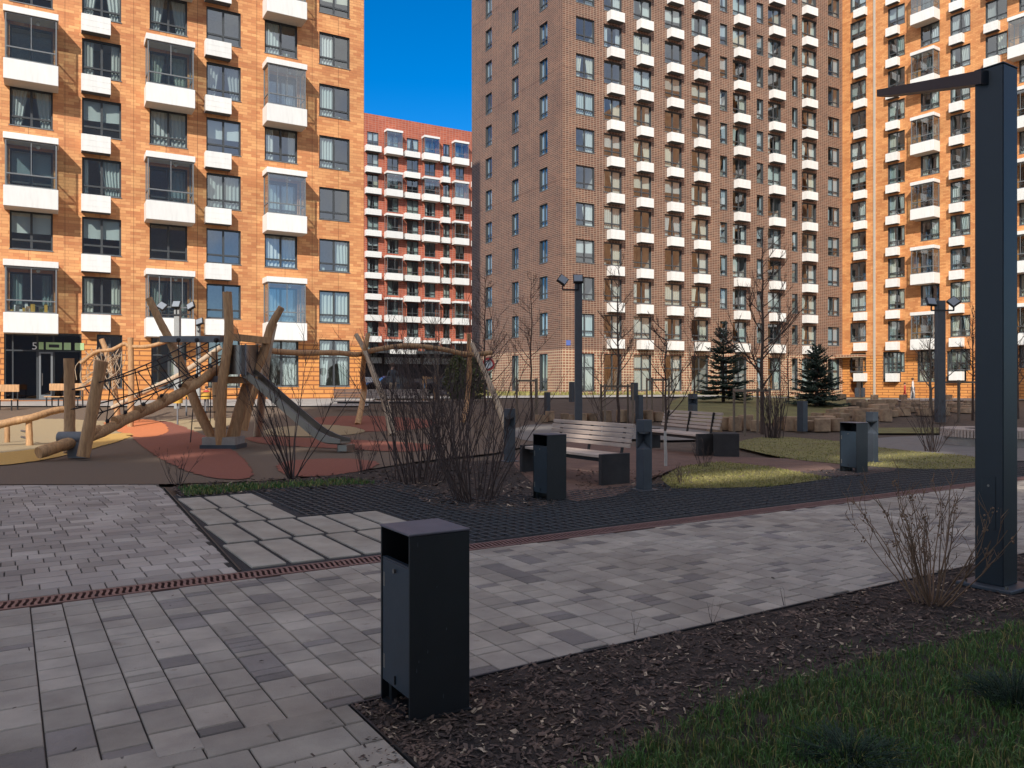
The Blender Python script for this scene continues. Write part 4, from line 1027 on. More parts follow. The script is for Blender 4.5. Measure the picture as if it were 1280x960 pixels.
log('post', tw, [T(284, 365, TY - .3), T(286, 420, TY - .3), T(279, 470, TY - .3), T(276, 515, TY - .3), T(275, 561, TY - .25)], 0.102, 0.130, M['wood'])
log('post', tw, [T(186, 373, TY + .3), T(200, 402, TY + .3), T(212, 425, TY + .3), T(228, 460, TY + .2), T(247, 510, TY), T(270, 556, TY - .1)], 0.087, 0.124, M['wood'])
log('post', tw, [T(352, 384, TY + .6), T(338, 410, TY + .6), T(328, 445, TY + .5), T(310, 480, TY + .3), T(298, 520, TY + .1), T(288, 558, TY)], 0.087, 0.161, M['wood'])
log('post', tw, [T(338, 420, TY + 2.6), T(330, 460, TY + 2.5), T(312, 505, TY + 2.4), T(304, 538, TY + 2.3)], 0.093, 0.118, M['wood'])
log('post', tw, [T(268, 440, TY + 2.6), T(270, 500, TY + 2.5), T(272, 525, TY + 2.5)], 0.087, 0.099, M['wood'])
def part_box(name, root, a, b, w_, h, mat):
    mb = MB(); mb.bar(Vector(a) - root.location, Vector(b) - root.location, w_, h, mat); return link(name, mb.mesh(name), root)
part_box('beam', tw, T(202, 424, TY + .1), T(277, 424, TY - .1), .14, .15, M['grey_beam']); part_box('beam', tw, T(288, 421, TY - .2), T(336, 426, TY + .5), .14, .16, M['wood'])
part_box('beam', tw, T(202, 424, TY + .1), T(225, 428, TY + 2.2), .12, .14, M['wood']); part_box('beam', tw, T(336, 426, TY + .5), T(322, 430, TY + 2.5), .12, .14, M['wood'])
part_box('platform', tw, T(255, 473, TY + .9), T(322, 474, TY + .9), 1.9, .10, M['wood']); part_box('platform_edge', tw, T(255, 474, TY - .1), T(282, 474, TY - .1), .08, .15, M['grey_beam'])
part_box('platform_edge', tw, T(284, 475, TY - .12), T(322, 475, TY + .1), .10, .17, M['wood'])
mb = MB()
for a, b in ((T(268, 548, TY - .1), T(266, 563, TY - .1)),): pass
mb.box(-.30, .48, -.36, .36, -.05, .28, M['concrete']); mb.box(-.34, .52, -.40, .40, -.06, .10, M['bollard']); link('foot_shoe', mb.mesh('foot_shoe'), tw)
# hood of the slide: two bowed steel sheets
mb = MB()
def bowed(x0, x1, y0, y1, Ya, Yb, bulge, nn=6):
    vs = []
    for i in range(nn + 1):
        t = i / nn; xx = lerp(x0, x1, t); Yy = lerp(Ya, Yb, t) - bulge * math.sin(math.pi * t)
        vs += [tuple(rel_(T(xx, y0, Yy))), tuple(rel_(T(xx, y1, Yy)))]
    mb.add(vs, [(2 * i + 1, 2 * i + 3, 2 * i + 2, 2 * i) for i in range(nn)], M['steel'], True)
bowed(286, 307, 431, 468, TY - .15, TY - .3, .10); bowed(307, 322, 431, 468, TY - .3, TY + .5, .16)
for x_, Yy in ((285.5, TY - .15), (307, TY - .31), (322, TY + .5)): mb.bar(rel_(T(x_, 430, Yy)), rel_(T(x_, 469, Yy)), .03, .03, M['grey_beam'], Vector((1, 0, 0)))
link('slide_hood', mb.mesh('slide_hood'), tw)
# chute
ch = MB(); path = [T(309, 470, TY + .05), T(318, 476, TY - .05), T(345, 500, TY - .35), T(375, 526, TY - .65), T(398, 545, TY - .9), T(412, 552, TY - 1.05), T(432, 553.5, TY - 1.25)]
path = [rel_(p_) for p_ in curve(path, 5)]; side = Vector((.32, .95, 0)).normalized(); hw = .21
prof = [(-hw - .03, .0), (-hw - .03, .20), (-hw, .20), (-hw, .03), (-hw + .06, 0), (hw - .06, 0), (hw, .03), (hw, .20), (hw + .03, .20), (hw + .03, 0.0), (hw - .05, -.03), (-hw + .05, -.03)]
vs = []
for i, p_ in enumerate(path):
    t = i / (len(path) - 1); f_ = 1 if t < .8 else lerp(1, .45, (t - .8) / .2)
    for s_, z_ in prof: vs.append(tuple(p_ + side * s_ + Vector((0, 0, z_ * (f_ if z_ > 0 else 1)))))
n_ = len(prof); ch.add(vs, [(i * n_ + k, i * n_ + (k + 1) % n_, (i + 1) * n_ + (k + 1) % n_, (i + 1) * n_ + k) for i in range(len(path) - 1) for k in range(n_)], M['steel'])
ch.add(vs[-n_:], [tuple(range(n_))], M['steel']); e = path[-1]
ch.obox(e + Vector((.02, .02, -.11)), Vector((.10, -.03, 0)), side * (hw - .02), Vector((0, 0, .07)), M['steel'])
ch.bar(path[-3] - Vector((0, 0, .02)), Vector((path[-3].x, path[-3].y, -.02)), .06, .06, M['steel'], Vector((1, 0, 0)))
link('slide', ch.mesh('slide'), tw)
# inclined climbing log with steps cut in
lg = [T(48, 566, 15.9), T(80, 556, 16.4), T(120, 543, 17.0), T(160, 523, 17.7), T(200, 505, 18.3), T(240, 483, 18.8), T(272, 461, TY + .1)]
log('climbing_log', tw, lg, .125, .115, M['wood'], .07)
for k, t in enumerate((.32, .44, .56, .68, .8)):
    p_ = lg[0].lerp(lg[-1], t); 
    i = t * 6; p_ = lg[int(i)].lerp(lg[int(i) + 1], i - int(i))
    mb = MB(); mb.tube([rel_(p_) + Vector((0, -.1, .07)), rel_(p_) + Vector((.05, .15, .13))], [.10, .09], M['wood'], 9); link('foothold', mb.mesh('foothold'), tw)
# the two ground posts
PA = [T(86, 448, 16.9), T(87, 500, 16.9), T(87, 566, 16.7)]; PB = [T(127, 451, 16.3), T(118, 500, 16.3), T(104, 571, 16.2)]
log('post', tw, PA, .10, .11, M['wood']); log('post', tw, PB, .115, .12, M['wood'])
mb = MB(); mb.tube([rel_(T(74, 547, 16.6)), rel_(T(110, 547, 16.6))], .13, M['grey_beam'], 10); mb.box(*sorted((rel_(T(84, 0, 16.5)).x, rel_(T(106, 0, 16.5)).x)), rel_(T(0, 0, 16.5)).y, rel_(T(0, 0, 16.75)).y, rel_(T(0, 575, 16.5)).z + .04, rel_(T(0, 545, 16.5)).z, M['grey_beam']); link('log_clamp', mb.mesh('log_clamp'), tw)
# rope net between the log and two handrail ropes
net = MB()
def rope(a, b, sag=.05, r_=.016, n=8):
    pts = [a.lerp(b, k / n) - Vector((0, 0, sag * 4 * (k / n) * (1 - k / n))) for k in range(n + 1)]; net.tube([rel_(p_) for p_ in pts], r_, M['rope'], 5, cap=False); return pts
lo = [T(112, 470 + 30, 16.3)]
h1 = rope(T(90, 500 - 13, 16.7), T(262, 427, TY), .12); h2 = rope(T(124, 478, 16.2), T(238, 428, TY - .1), .06); h3 = rope(T(88, 512, 16.8), T(282, 445, TY), .15)
h4 = rope(T(112, 520, 16.2), T(284, 447, TY - .2), .1)
def on(pl, t): i = t * (len(pl) - 1); k = min(int(i), len(pl) - 2); return pl[k].lerp(pl[k + 1], i - k)
for t in (.08, .2, .32, .44, .56, .68, .8, .92):
    a = on(h1, t); b = on(lg, min(.98, t * .78 + .25)) + Vector((0, -.12, .14)); m_ = on(h4, t)
    net.tube([rel_(a), rel_(m_), rel_(b)], .014, M['rope'], 5, cap=False); net.sphere(rel_(b), .05, M['rope'], 6, 4); net.sphere(rel_(m_), .03, M['rope'], 6, 4)
    if t < .9: net.tube([rel_(on(h2, min(1, t + .03))), rel_(on(lg, min(.98, t * .78 + .31)) + Vector((0, .1, .14)))], .012, M['rope'], 5, cap=False)
for x_ in (223, 246, 270): net.tube([rel_(T(x_, 428, TY - .15)), rel_(T(x_ + 1, 470, TY - .1))], .014, M['rope'], 5, cap=False); net.sphere(rel_(T(x_, 425, TY - .2)), .06, M['rope'], 6, 4)
for (x0, y0, x1, y1, Yn) in ((264, 478, 262, 555, TY + 1.4), (244, 478, 238, 553, TY + 1.2), (296, 478, 297, 553, TY + 1.5), (243, 535, 298, 535, TY + 1.4), (245, 515, 298, 515, TY + 1.4), (240, 496, 300, 494, TY + 1.4), (226, 452, 244, 480, TY), (232, 450, 275, 430, TY)):
    net.tube([rel_(T(x0, y0, Yn)), rel_(T(x1, y1, Yn))], .014, M['rope'], 5, cap=False)
link('rope_net', net.mesh('rope_net'), tw)
# second frame further back
v2 = G(163, 534); Yb = v2.y
fr2 = thing('climbing_gym', 'pale timber frame with wavy logs, standing in the sun behind the rope net', 'playground frame', v2)
log('post', fr2, [T(163, 422, Yb), T(164, 480, Yb), T(163, 535, Yb)], 0.093, 0.105, M['wood'])
log('post', fr2, [T(127, 424, Yb + 1), T(133, 440, Yb + 1), T(141, 470, Yb + 1), T(146, 510, Yb + 1), T(147, 528, Yb + 1)], 0.087, 0.099, M['wood'])
log('wavy_log', fr2, [T(101, 454, Yb), T(120, 440, Yb), T(140, 437, Yb), T(155, 430, Yb), T(163, 433, Yb), T(185, 433, Yb), T(208, 427, Yb)], 0.062, 0.068, M['wood'], .08)
log('inclined_log', fr2, [T(140, 510, Yb + .5), T(180, 490, Yb + .5), T(225, 468, Yb + .6), T(276, 434, Yb + .6)], 0.081, 0.093, M['wood_pale'])
nt_ = MB()
for k in range(34):
    a = T(R.uniform(106, 160), R.uniform(432, 446), Yb + R.uniform(-.2, .3)); b = T(R.uniform(95, 150), R.uniform(472, 488), Yb + R.uniform(-.2, .3)); m_ = (a + b) / 2 + Vector((R.uniform(-.3, .3), 0, R.uniform(-.2, .1)))
    nt_.tube([q_ - v2 for q_ in curve([a, m_, b], 4)], .013, M['wood_pale'], 4, cap=False)
link('twig_weave', nt_.mesh('twig_weave'), fr2)
# balance log at far left
v3 = G(36, 557); bl = thing('balance_log', 'low wavy balance log on round stub posts, sunlit at the left edge', 'playground log', v3); Y3 = v3.y
log('wavy_log', bl, [T(-60, 545, Y3 - .6), T(-20, 536, Y3 - .5), T(15, 527, Y3 - .2), T(40, 522, Y3), T(70, 513, Y3 + .6), T(92, 511, Y3 + 1)], 0.105, 0.087, M['wood'], .06)
log('stub_post', bl, [T(36, 524, Y3), T(37, 557, Y3)], 0.074, 0.081, M['wood']); log('stub_post', bl, [T(9, 528, Y3 + 1), T(9, 554, Y3 + 1)], 0.062, 0.068, M['wood']); log('stub_post', bl, [T(90, 512, Y3 + 1), T(90, 552, Y3 + 1)], 0.062, 0.068, M['wood'])
mb = MB()
for z_ in (.18, .34): mb.tube([(-.55, .6, z_), (-.1, .1, z_)], .03, M['steel'], 6)
link('step_rail', mb.mesh('step_rail'), bl)
# swing frame
v4 = G(448, 531); sw = thing('swing_frame', 'long swing frame of crooked timber legs and a wavy top log, centre left', 'swing frame', v4)
Ya = 23.6; Yc = 27.5
top = [T(322, 437, 21.5), T(370, 441, 23.5), T(420, 441, 25.5), T(448, 443, 27), T(470, 437, 27.3), T(510, 432, 28), T(550, 436, 28.6), T(585, 443, 29.2), T(615, 441, 29.5)]
log('top_log', sw, top, .085, .09, M['wood'], .08)
log('leg', sw, [T(460, 417, 27), T(456, 440, 27), T(453, 470, 28), T(455, 490, 29), T(447, 531, v4.y)], 0.081, 0.105, M['wood'])
log('leg', sw, [T(445, 418, 27.2), T(456, 438, 27), T(470, 475, 26), T(482, 505, 25), T(491, G(491, 545).y * 0 + 545, G(491, 545).y)], 0.074, 0.118, M['wood_pale'])
log('leg', sw, [T(586, 417, 29.4), T(587, 455, 29.6), T(584, 500, 30), T(579, 528, G(579, 528).y)], 0.081, 0.105, M['wood'])
log('leg', sw, [T(590, 430, 29.2), T(608, 470, 28), T(622, 505, 27), T(634, 538, G(634, 538).y)], 0.081, 0.118, M['wood_pale'])
log('leg', sw, [T(343, 405, 21.7), T(335, 440, 21.5), T(328, 490, 22), T(322, 546, G(322, 546).y)], 0.081, 0.130, M['wood_pale'])
for x_, Yy in ((370, 23.5), (405, 25), (510, 28), (550, 28.6)):
    mb = MB(); a = T(x_, 441, Yy) - v4; 
    mb.tube([a, a - Vector((0, 0, .35))], .012, M['rope'], 5); link('hanger', mb.mesh('hanger'), sw)
# small play seats behind the tower
for i, (x_, y_, lab) in enumerate(((222, 531, 'yellow drum seat on a thin stem, lower left one seen through the tower'), (233, 520, 'orange drum seat on a thin stem, upper one seen through the tower'), (257, 524, 'yellow drum seat nearest the central tower post'))):
    v_ = G(x_, y_); o = thing('spring_seat', lab, 'play seat', v_, 0, 'drum seats of the playground'); mb = MB(); mb.tube([(0, 0, .75), (0, 0, 1.0)], .17, M['yellow'], 12); link('seat', mb.mesh('seat'), o)
    mb = MB(); mb.tube([(0, 0, 0), (0, 0, .75)], .03, M['grey_beam'], 6); link('stem', mb.mesh('stem'), o)
# ---------------------------------------------------------------- plants
def branch(mb, p_, d, ln, r_, lvl, mat, rnd, up=.25, nseg=5, spread=.7, kids=(3, 5), twigs=None):
    pts = [p_]; q_ = p_.copy(); dd = d.copy()
    for i in range(nseg):
        dd = (dd + Vector((rnd.uniform(-.16, .16), rnd.uniform(-.16, .16), up * .22))).normalized(); q_ = q_ + dd * ln / nseg; pts.append(q_.copy())
    mb.tube(pts, [lerp(r_, r_ * .35, i / nseg) for i in range(nseg + 1)], mat, 5 if lvl > 1 else 3, cap=False)
    if lvl <= 0: return
    for k in range(rnd.randint(*kids)):
        t = rnd.uniform(.25, .98); i = min(int(t * nseg), nseg - 1); b = pts[i].lerp(pts[i + 1], t * nseg - i); a = rnd.uniform(0, 6.28)
        nd = (dd * (1 - spread * .4) + Vector((math.cos(a), math.sin(a), rnd.uniform(.0, .5))) * spread).normalized()
        branch(mb, b, nd, ln * rnd.uniform(.35, .6) * (1.2 - t * .5), max(r_ * .5, .0035), lvl - 1, mat, rnd, up, max(3, nseg - 1), spread, kids)
def sapling(name, label, v_, h, r_, seed, first=.3, nb=18, mat='bark', white=0.0, lean=(0, 0), bl=.4, lvl=2, group='bare young trees', spread=.6, up=.5, tw=1.0):
    rnd = random.Random(seed); o = thing(name, label, 'tree', v_, 0, group); mb = MB(); pts = []; q_ = Vector((0, 0, 0)); n = 12
    for i in range(n + 1): pts.append(Vector((lean[0] * (i / n) ** 1.5 + rnd.uniform(-.02, .02) * h * .3, lean[1] * (i / n) + rnd.uniform(-.02, .02) * h * .3, h * i / n)))
    pts[0] = Vector((0, 0, -.05)); rr = [lerp(r_, r_ * .15, i / n) for i in range(n + 1)]
    if white > 0:
        k = max(1, int(n * white)); mb.tube(pts[:k + 1], rr[:k + 1], M['whitewash'], 8, cap=False); mb.tube(pts[k:], rr[k:], M[mat], 8, cap=False)
    else: mb.tube(pts, rr, M[mat], 8, cap=False)
    link('trunk', mb.mesh('trunk'), o); cb_ = MB()
    for k in range(nb):
        t = lerp(first, .97, (k + rnd.random() * .6) / nb); i = min(int(t * n), n - 1); b = pts[i].lerp(pts[i + 1], t * n - i); a = rnd.uniform(0, 6.28); el = rnd.uniform(.4, 1.0)
        d = Vector((math.cos(a), math.sin(a), el)).normalized(); branch(cb_, b, d, h * bl * (1.15 - t) + .25, max(r_ * .5 * (1.1 - t), .011) * tw, lvl, M[mat], rnd, up, 5, spread)
    link('crown', cb_.mesh('crown'), o); return o
def stakes(label, x0, x1, ytop, ybase, dep=1.2, group='timber stake frames around saplings', mat='stake'):
    v_ = G((x0 + x1) / 2, ybase); w_ = (x1 - x0) / F * v_.y; h = (ybase - ytop) / F * v_.y; o = thing('stake_frame', label, 'tree stakes', v_, 0, group)
    for x in (-w_ / 2, w_ / 2):
        for y in (-.0, dep): mb = MB(); mb.tube([(x, y, -.05), (x, y, h)], .04, M[mat], 7); link('stake', mb.mesh('stake'), o)
    for a, b in (((-w_ / 2, 0, h - .08), (w_ / 2, 0, h - .08)), ((-w_ / 2, dep, h - .08), (w_ / 2, dep, h - .08)), ((-w_ / 2, 0, h - .08), (-w_ / 2, dep, h - .08)), ((w_ / 2, 0, h - .08), (w_ / 2, dep, h - .08))):
        mb = MB(); mb.bar(a, b, .05, .07, M[mat]); link('crossbar', mb.mesh('crossbar'), o)
def hpx(v_, ytop): return CH + (HZ - ytop) / F * v_.y - v_.z
for i, (x_, yb, yt, r_, sd, kw, lab) in enumerate((
    (664, 524, 340, .045, 11, dict(first=.35, nb=18, bl=.2), 'slim bare sapling in front of the brown flank, left of the dark floodlight mast'),
    (773, 530, 325, .055, 12, dict(first=.3, nb=21, bl=.24), 'bare sapling inside stakes right of the dark floodlight mast'),
    (832, 583, 405, .032, 13, dict(first=.33, nb=13, bl=.33, white=.28), 'bare sapling with whitewashed trunk between the two slatted benches'),
    (868, 517, 380, .04, 14, dict(first=.3, nb=15, bl=.25), 'thin bare sapling left of the slim spruce'),
    (752, 545, 440, .022, 15, dict(first=.1, nb=13, bl=.45, white=.2), 'short forked sapling with pale foot behind the nearer bench'),
    (953, 541, 290, .07, 16, dict(first=.22, nb=27, bl=.30), 'tallest bare sapling between the two spruces'),
    (1163, 519, 400, .07, 17, dict(first=.25, nb=18, bl=.30, mat='bark_pale'), 'pale barked leaning sapling left of the mast at the orange wing'),
    (1216, 524, 385, .05, 18, dict(first=.35, nb=33, bl=.18), 'slim dense bare tree right of the mast at the orange wing'),
    (1272, 522, 400, .06, 19, dict(first=.25, nb=24, bl=.30), 'bare tree at the right picture edge beyond the lamp post'),
    (606, 520, 340, .05, 20, dict(first=.2, nb=24, bl=.26), 'bare tree at the shaded left corner of the brown block'),
    (548, 508, 395, .05, 21, dict(first=.2, nb=21, bl=.32, mat='bark_pale'), 'bare tree in front of the distant red block'),
    (510, 505, 415, .04, 22, dict(first=.2, nb=18, bl=.32), 'small bare tree between the swing legs and the red block'),
    (985, 503, 400, .04, 23, dict(first=.2, nb=18, bl=.3), 'thin bare tree behind the tallest sapling'))):
    v_ = G(x_, yb); sapling('bare_tree', lab, v_, hpx(v_, yt), r_, sd, **kw)
stakes('frame of timber stakes round the sapling left of the dark floodlight mast', 646, 671, 473, 526)
stakes('frame of timber stakes round the sapling right of the dark floodlight mast', 756, 791, 480, 532)
stakes('wide frame of timber stakes round the tallest sapling', 931, 962, 485, 543)
stakes('frame of timber stakes left of the slim spruce', 815, 836, 472, 518)
stakes('frame of timber stakes right of the mast at the orange wing', 1198, 1222, 475, 527)
stakes('yellow timber stakes in the sun before the distant red block', 529, 543, 470, 503, mat='wood')
def shrub(name, label, v_, stems, h, spread, r_, seed, lvl=1, group=None, mat='twig', tips=0, kids=(2, 4), base=.12):
    rnd = random.Random(seed); mb = MB()
    for k in range(stems):
        a = rnd.uniform(0, 6.28); q_ = rnd.random() ** .6; b = Vector((math.cos(a), math.sin(a), 0)) * base * rnd.uniform(.1, 1)
        hh = h * rnd.uniform(.55, 1.0); d = Vector((math.cos(a) * spread * q_, math.sin(a) * spread * q_, 1)).normalized(); n = 7; pts = [b]; dd = d.copy(); c = b.copy()
        for i in range(n): dd = (dd + Vector((rnd.uniform(-.1, .1), rnd.uniform(-.15, .15), .03))).normalized(); c = c + dd * hh / n; pts.append(c.copy())
        r1 = r_ * rnd.uniform(.6, 1.1); mb.tube(pts, [lerp(r1, r1 * .25, i / n) for i in range(n + 1)], M[mat], 4, cap=False)
        for j in range(rnd.randint(*kids)):
            t = rnd.uniform(.3, .95); i = min(int(t * n), n - 1); p0 = pts[i].lerp(pts[i + 1], t * n - i); a2 = rnd.uniform(0, 6.28)
            branch(mb, p0, (dd + Vector((math.cos(a2), math.sin(a2), .2)) * .6).normalized(), hh * rnd.uniform(.15, .35), r1 * .4, lvl, M[mat], rnd, .3, 4, .6, (1, 3))
        for j in range(tips):
            if rnd.random() < .6:
                p0 = pts[-1 - rnd.randint(0, 2)]
                for q in range(5): mb.sphere(p0 + Vector((rnd.uniform(-.02, .02), rnd.uniform(-.02, .02), rnd.uniform(-.03, .02))), rnd.uniform(.004, .008), M[mat], 5, 4)
    o = link(name, mb.mesh(name), None, v_); tag(o, label, 'shrub', group); return o
gb = 'bare shrubs of the yard'
shrub('bare_shrub', 'bare many stemmed shrub in the mulch beside the foot of the big lamp post', G(1165, 755), 30, .95, .95, .0075, 31, group=gb, tips=3, mat='dead', kids=(3, 5))
shrub('bare_shrub', 'dense tall bare shrub right of centre of the bush bed, right clump', G(596, 626), 38, 2.1, .62, .010, 32, group=gb, base=.35, kids=(3, 6))
shrub('bare_shrub', 'dense tall bare shrub in the bush bed, left clump', G(520, 602), 42, 2.5, .60, .011, 33, group=gb, base=.5, kids=(3, 6))
shrub('bare_shrub', 'tall dark bare shrub behind both clumps of the bush bed', G(562, 590), 34, 3.1, .52, .011, 40, group=gb, base=.6, kids=(3, 6))
shrub('bare_shrub', 'open bare shrub with long stems in front of the slide', G(366, 599), 14, 2.5, .75, .013, 34, group=gb, base=.08, lvl=1, kids=(3, 6))
shrub('bare_shrub', 'low bare shrub in the bed left of the open one, in front of the tower', G(222, 605), 10, .6, .7, .006, 35, group=gb)
shrub('bare_shrub', 'small twiggy shrub at the foot of the slide', G(455, 590), 16, .7, .6, .006, 36, group=gb)
shrub('bare_shrub', 'thick bundle of upright stems at the tallest sapling', G(968, 548), 34, 1.9, .22, .016, 37, group=gb, base=.3)
shrub('bare_shrub', 'wide bare shrub in the lawn beside the round bench', G(1165, 565), 24, 1.5, .7, .010, 38, group=gb, base=.2)
shrub('bare_shrub', 'small bare shrub in the bed by the sunny grass patch', G(880, 585), 12, .55, .5, .006, 39, group=gb)
shrub('bare_shrub', 'small bare shrub between bollard light and sunny grass patch', G(852, 604), 10, .35, .6, .005, 41, group=gb)
for i, (x_, y_) in enumerate(((640, 700), (905, 800 - 52), (980, 756), (590 + 130, 815), (1160, 640 + 110))):
    pass
for i, (x_, y_, lab) in enumerate(((981, 757, 'tiny leafless seedling at the kerb of the mulch bed, left of the shrub'), (890, 778, 'tiny leafless seedling at the kerb in the middle of the mulch bed'), (793, 768 + 26, 'tiny leafless seedling at the kerb, nearest the foreground litter bin'))):
    v_ = G(x_, y_); shrub('seedling', lab, v_, 3, .16, .4, .002, 50 + i, lvl=0, group='seedlings of the mulch bed', kids=(1, 3), base=.01)
def conifer(name, label, v_, h, rad_, seed, layers, group='young spruces on the far lawn'):
    rnd = random.Random(seed); o = thing(name, label, 'spruce', v_, 0, group); mb = MB(); mb.tube([(0, 0, -.1), (0, 0, h * .97)], [.09, .012], M['bark'], 7); link('trunk', mb.mesh('trunk'), o)
    cr = MB(); z = h * .08
    while z < h * .98:
        t = z / h; L_ = rad_ * (1 - t) ** .75 * rnd.uniform(.8, 1.08) + .08
        for k in range(int(13 * (1 - t) + 6)):
            a = rnd.uniform(0, 6.28); d = Vector((math.cos(a), math.sin(a), 0)); l = L_ * rnd.uniform(.6, 1.1); b = Vector((0, 0, z + rnd.uniform(-.08, .08)))
            e = b + d * l + Vector((0, 0, -l * .12 + .05 + l * t * .7)); m_ = b.lerp(e, .55) - Vector((0, 0, l * .07))
            cr.tube([b, m_, e], [.014, .010, .004], M['bark'], 3, cap=False)
            n = int(l * 40) + 6
            for q in range(n):
                s_ = rnd.uniform(.12, 1.0); c = b.lerp(m_, s_ / .55) if s_ < .55 else m_.lerp(e, (s_ - .55) / .45); sd = Vector((-d.y, d.x, 0)) * rnd.choice((-1, 1)); wl = l * .30 * (1.15 - s_) + .06
                tip = c + (d * .7 + sd * rnd.uniform(.3, 1)).normalized() * wl * rnd.uniform(.6, 1.1) + Vector((0, 0, rnd.uniform(-.05, .03))); up = Vector((rnd.uniform(-.3, .3), rnd.uniform(-.3, .3), 1)) * .030; w2 = (tip - c).cross(Vector((0, 0, 1))).normalized() * .035
                mid = c.lerp(tip, .5); cr.add([tuple(c), tuple(mid + w2), tuple(tip), tuple(mid - w2), tuple(mid + up)], [(0, 1, 4), (1, 2, 4), (2, 3, 4), (3, 0, 4)], M['spruce'])
        z += h / layers * rnd.uniform(.8, 1.2)
    link('crown', cr.mesh('crown'), o)
v_ = G(904, 503); conifer('spruce', 'slimmer airy young spruce on the left', v_, hpx(v_, 404), 1.45, 61, 17)
v_ = G(1021, 508); conifer('spruce', 'fuller dark young spruce on the right, beside the doorway', v_, hpx(v_, 430), 1.25, 62, 20)
def leafy(name, label, v_, h, r_, n, mat, seed, cat='shrub', group=None):
    rnd = random.Random(seed); o = thing(name, label, cat, v_, 0, group); mb = MB(); mb.tube([(0, 0, 0), (0, 0, h * .8)], [.06, .02], M['bark'], 6); link('trunk', mb.mesh('trunk'), o); cr = MB()
    for k in range(n):
        a = rnd.uniform(0, 6.28); t = rnd.random(); q = r_ * (rnd.random() ** .5) * math.sin(math.pi * (.12 + t * .85)) ** .6 * (1 + .3 * noise.noise(Vector((a, t * 4, seed))))
        c = Vector((math.cos(a) * q, math.sin(a) * q, .1 + t * h)); s_ = rnd.uniform(.05, .11); d1 = Vector((rnd.uniform(-1, 1), rnd.uniform(-1, 1), rnd.uniform(-1, 1))).normalized() * s_; d2 = d1.cross(Vector((rnd.uniform(-1, 1), rnd.uniform(-1, 1), 1))).normalized() * s_ * .6
        cr.add([tuple(c - d1), tuple(c + d2), tuple(c + d1), tuple(c - d2)], [(0, 1, 2, 3)], M[mat])
    link('crown', cr.mesh('crown'), o)
v_ = G(572, 501); leafy('thuja', 'yellow green columnar evergreen before the podium, wider one', v_, hpx(v_, 448), .7, 2600, 'leaf_green', 71, 'evergreen', 'evergreens at the podium')
v_ = G(592, 500.5); leafy('thuja', 'yellow green columnar evergreen at the corner of the brown block', v_, hpx(v_, 450), .9, 2000, 'leaf_green', 72, 'evergreen', 'evergreens at the podium')
# ---------------------------------------------------------------- timber stumps and blocks
def stump(label, x_, y_, w_, h, square=False, group='upright timber stumps edging the beds'):
    v_ = G(x_, y_); mb = MB(); rnd = R
    if square: mb.bbox(-w_ / 2, w_ / 2, -.2, .2, -.02, h, M['log'], .02)
    else:
        mb.tube([(0, 0, -.03), (rnd.uniform(-.01, .01), 0, h * .5), (0, 0, h)], [w_ / 2 * 1.05, w_ / 2, w_ / 2 * .97], M['log'], 11, wob=.03, rnd=rnd)
    o = link('timber_stump', mb.mesh('timber_stump'), None, v_, rnd.uniform(-.5, .5)); tag(o, label, 'timber stump', group)
x_ = 676
while x_ < 852: stump('weathered upright stump in the low row behind the nearer bench and stake frames', x_ + R.uniform(-2, 2), 527 + R.uniform(-2.5, 2), .36 * R.uniform(.85, 1.3), .32 * R.uniform(.7, 1.25)); x_ += R.choice((11, 13, 18, 24))
for x_ in (893, 905, 919, 932, 946, 975, 990, 1000): stump('weathered upright stump in the row across the lawn right of the farther bench', x_, 537 + R.uniform(-2, 2), .44 * R.uniform(.85, 1.2), .40 * R.uniform(.8, 1.15))
for r_, (ya, xa, xb) in enumerate(((538, 1008, 1055), (531, 1012, 1080), (525, 1022, 1120), (519.5, 1040, 1190), (514.5, 1050, 1215), (510, 1080, 1225), (506, 1070, 1222))):
    x_ = xa
    while x_ < xb: stump(['weathered timber block in the stepped heap behind the litter bin with brownish side', 'weathered timber block in the far stepped terrace before the orange wing'][r_ > 2], x_, ya + R.uniform(-1, 1), .5 * R.uniform(.8, 1.7), (.36 if r_ < 3 else .24) * R.uniform(.6, 1.2), R.random() < .6, ['timber blocks of the near heap', 'timber blocks of the far terrace'][r_ > 2]); x_ += R.choice((12, 16, 20, 26)) * (1.25 if r_ < 3 else 1)
for x_ in (1052, 1093, 1129, 1185, 1240, 1268): stump('small dark block standing along the walk before the orange wing', x_, 500, .5, .42, True, 'dark blocks along the far walk')
# round bench
v_ = G(1236, 556); rb = thing('round_bench', 'curved slatted bench on a concrete drum, just left of the lamp post', 'bench', v_)
mb = MB(); mb.tube([(0, 0, 0), (0, 0, .30)], 1.02, M['concrete'], 40); link('concrete_drum', mb.mesh('concrete_drum'), rb)
sl_ = MB(); n = 84
for k in range(n):
    a0 = 2 * math.pi * k / n; a1 = a0 + 2 * math.pi / n * .72; vs = []
    for a in (a0, a1):
        for r__, z_ in ((.55, .36), (.55, .42), (1.10, .42), (1.10, .22), (1.06, .22), (1.06, .36)): vs.append((math.cos(a) * r__, math.sin(a) * r__, z_))
    sl_.add(vs, [(i, (i + 1) % 6, 6 + (i + 1) % 6, 6 + i) for i in range(6)] + [(5, 4, 3, 2, 1, 0), (6, 7, 8, 9, 10, 11)], M['wood_grey'])
link('seat_slats', sl_.mesh('seat_slats'), rb); mb = MB(); mb.tube([(0, 0, .2), (0, 0, .40)], .54, M['mulch_soil'], 24); link('planter_soil', mb.mesh('planter_soil'), rb)
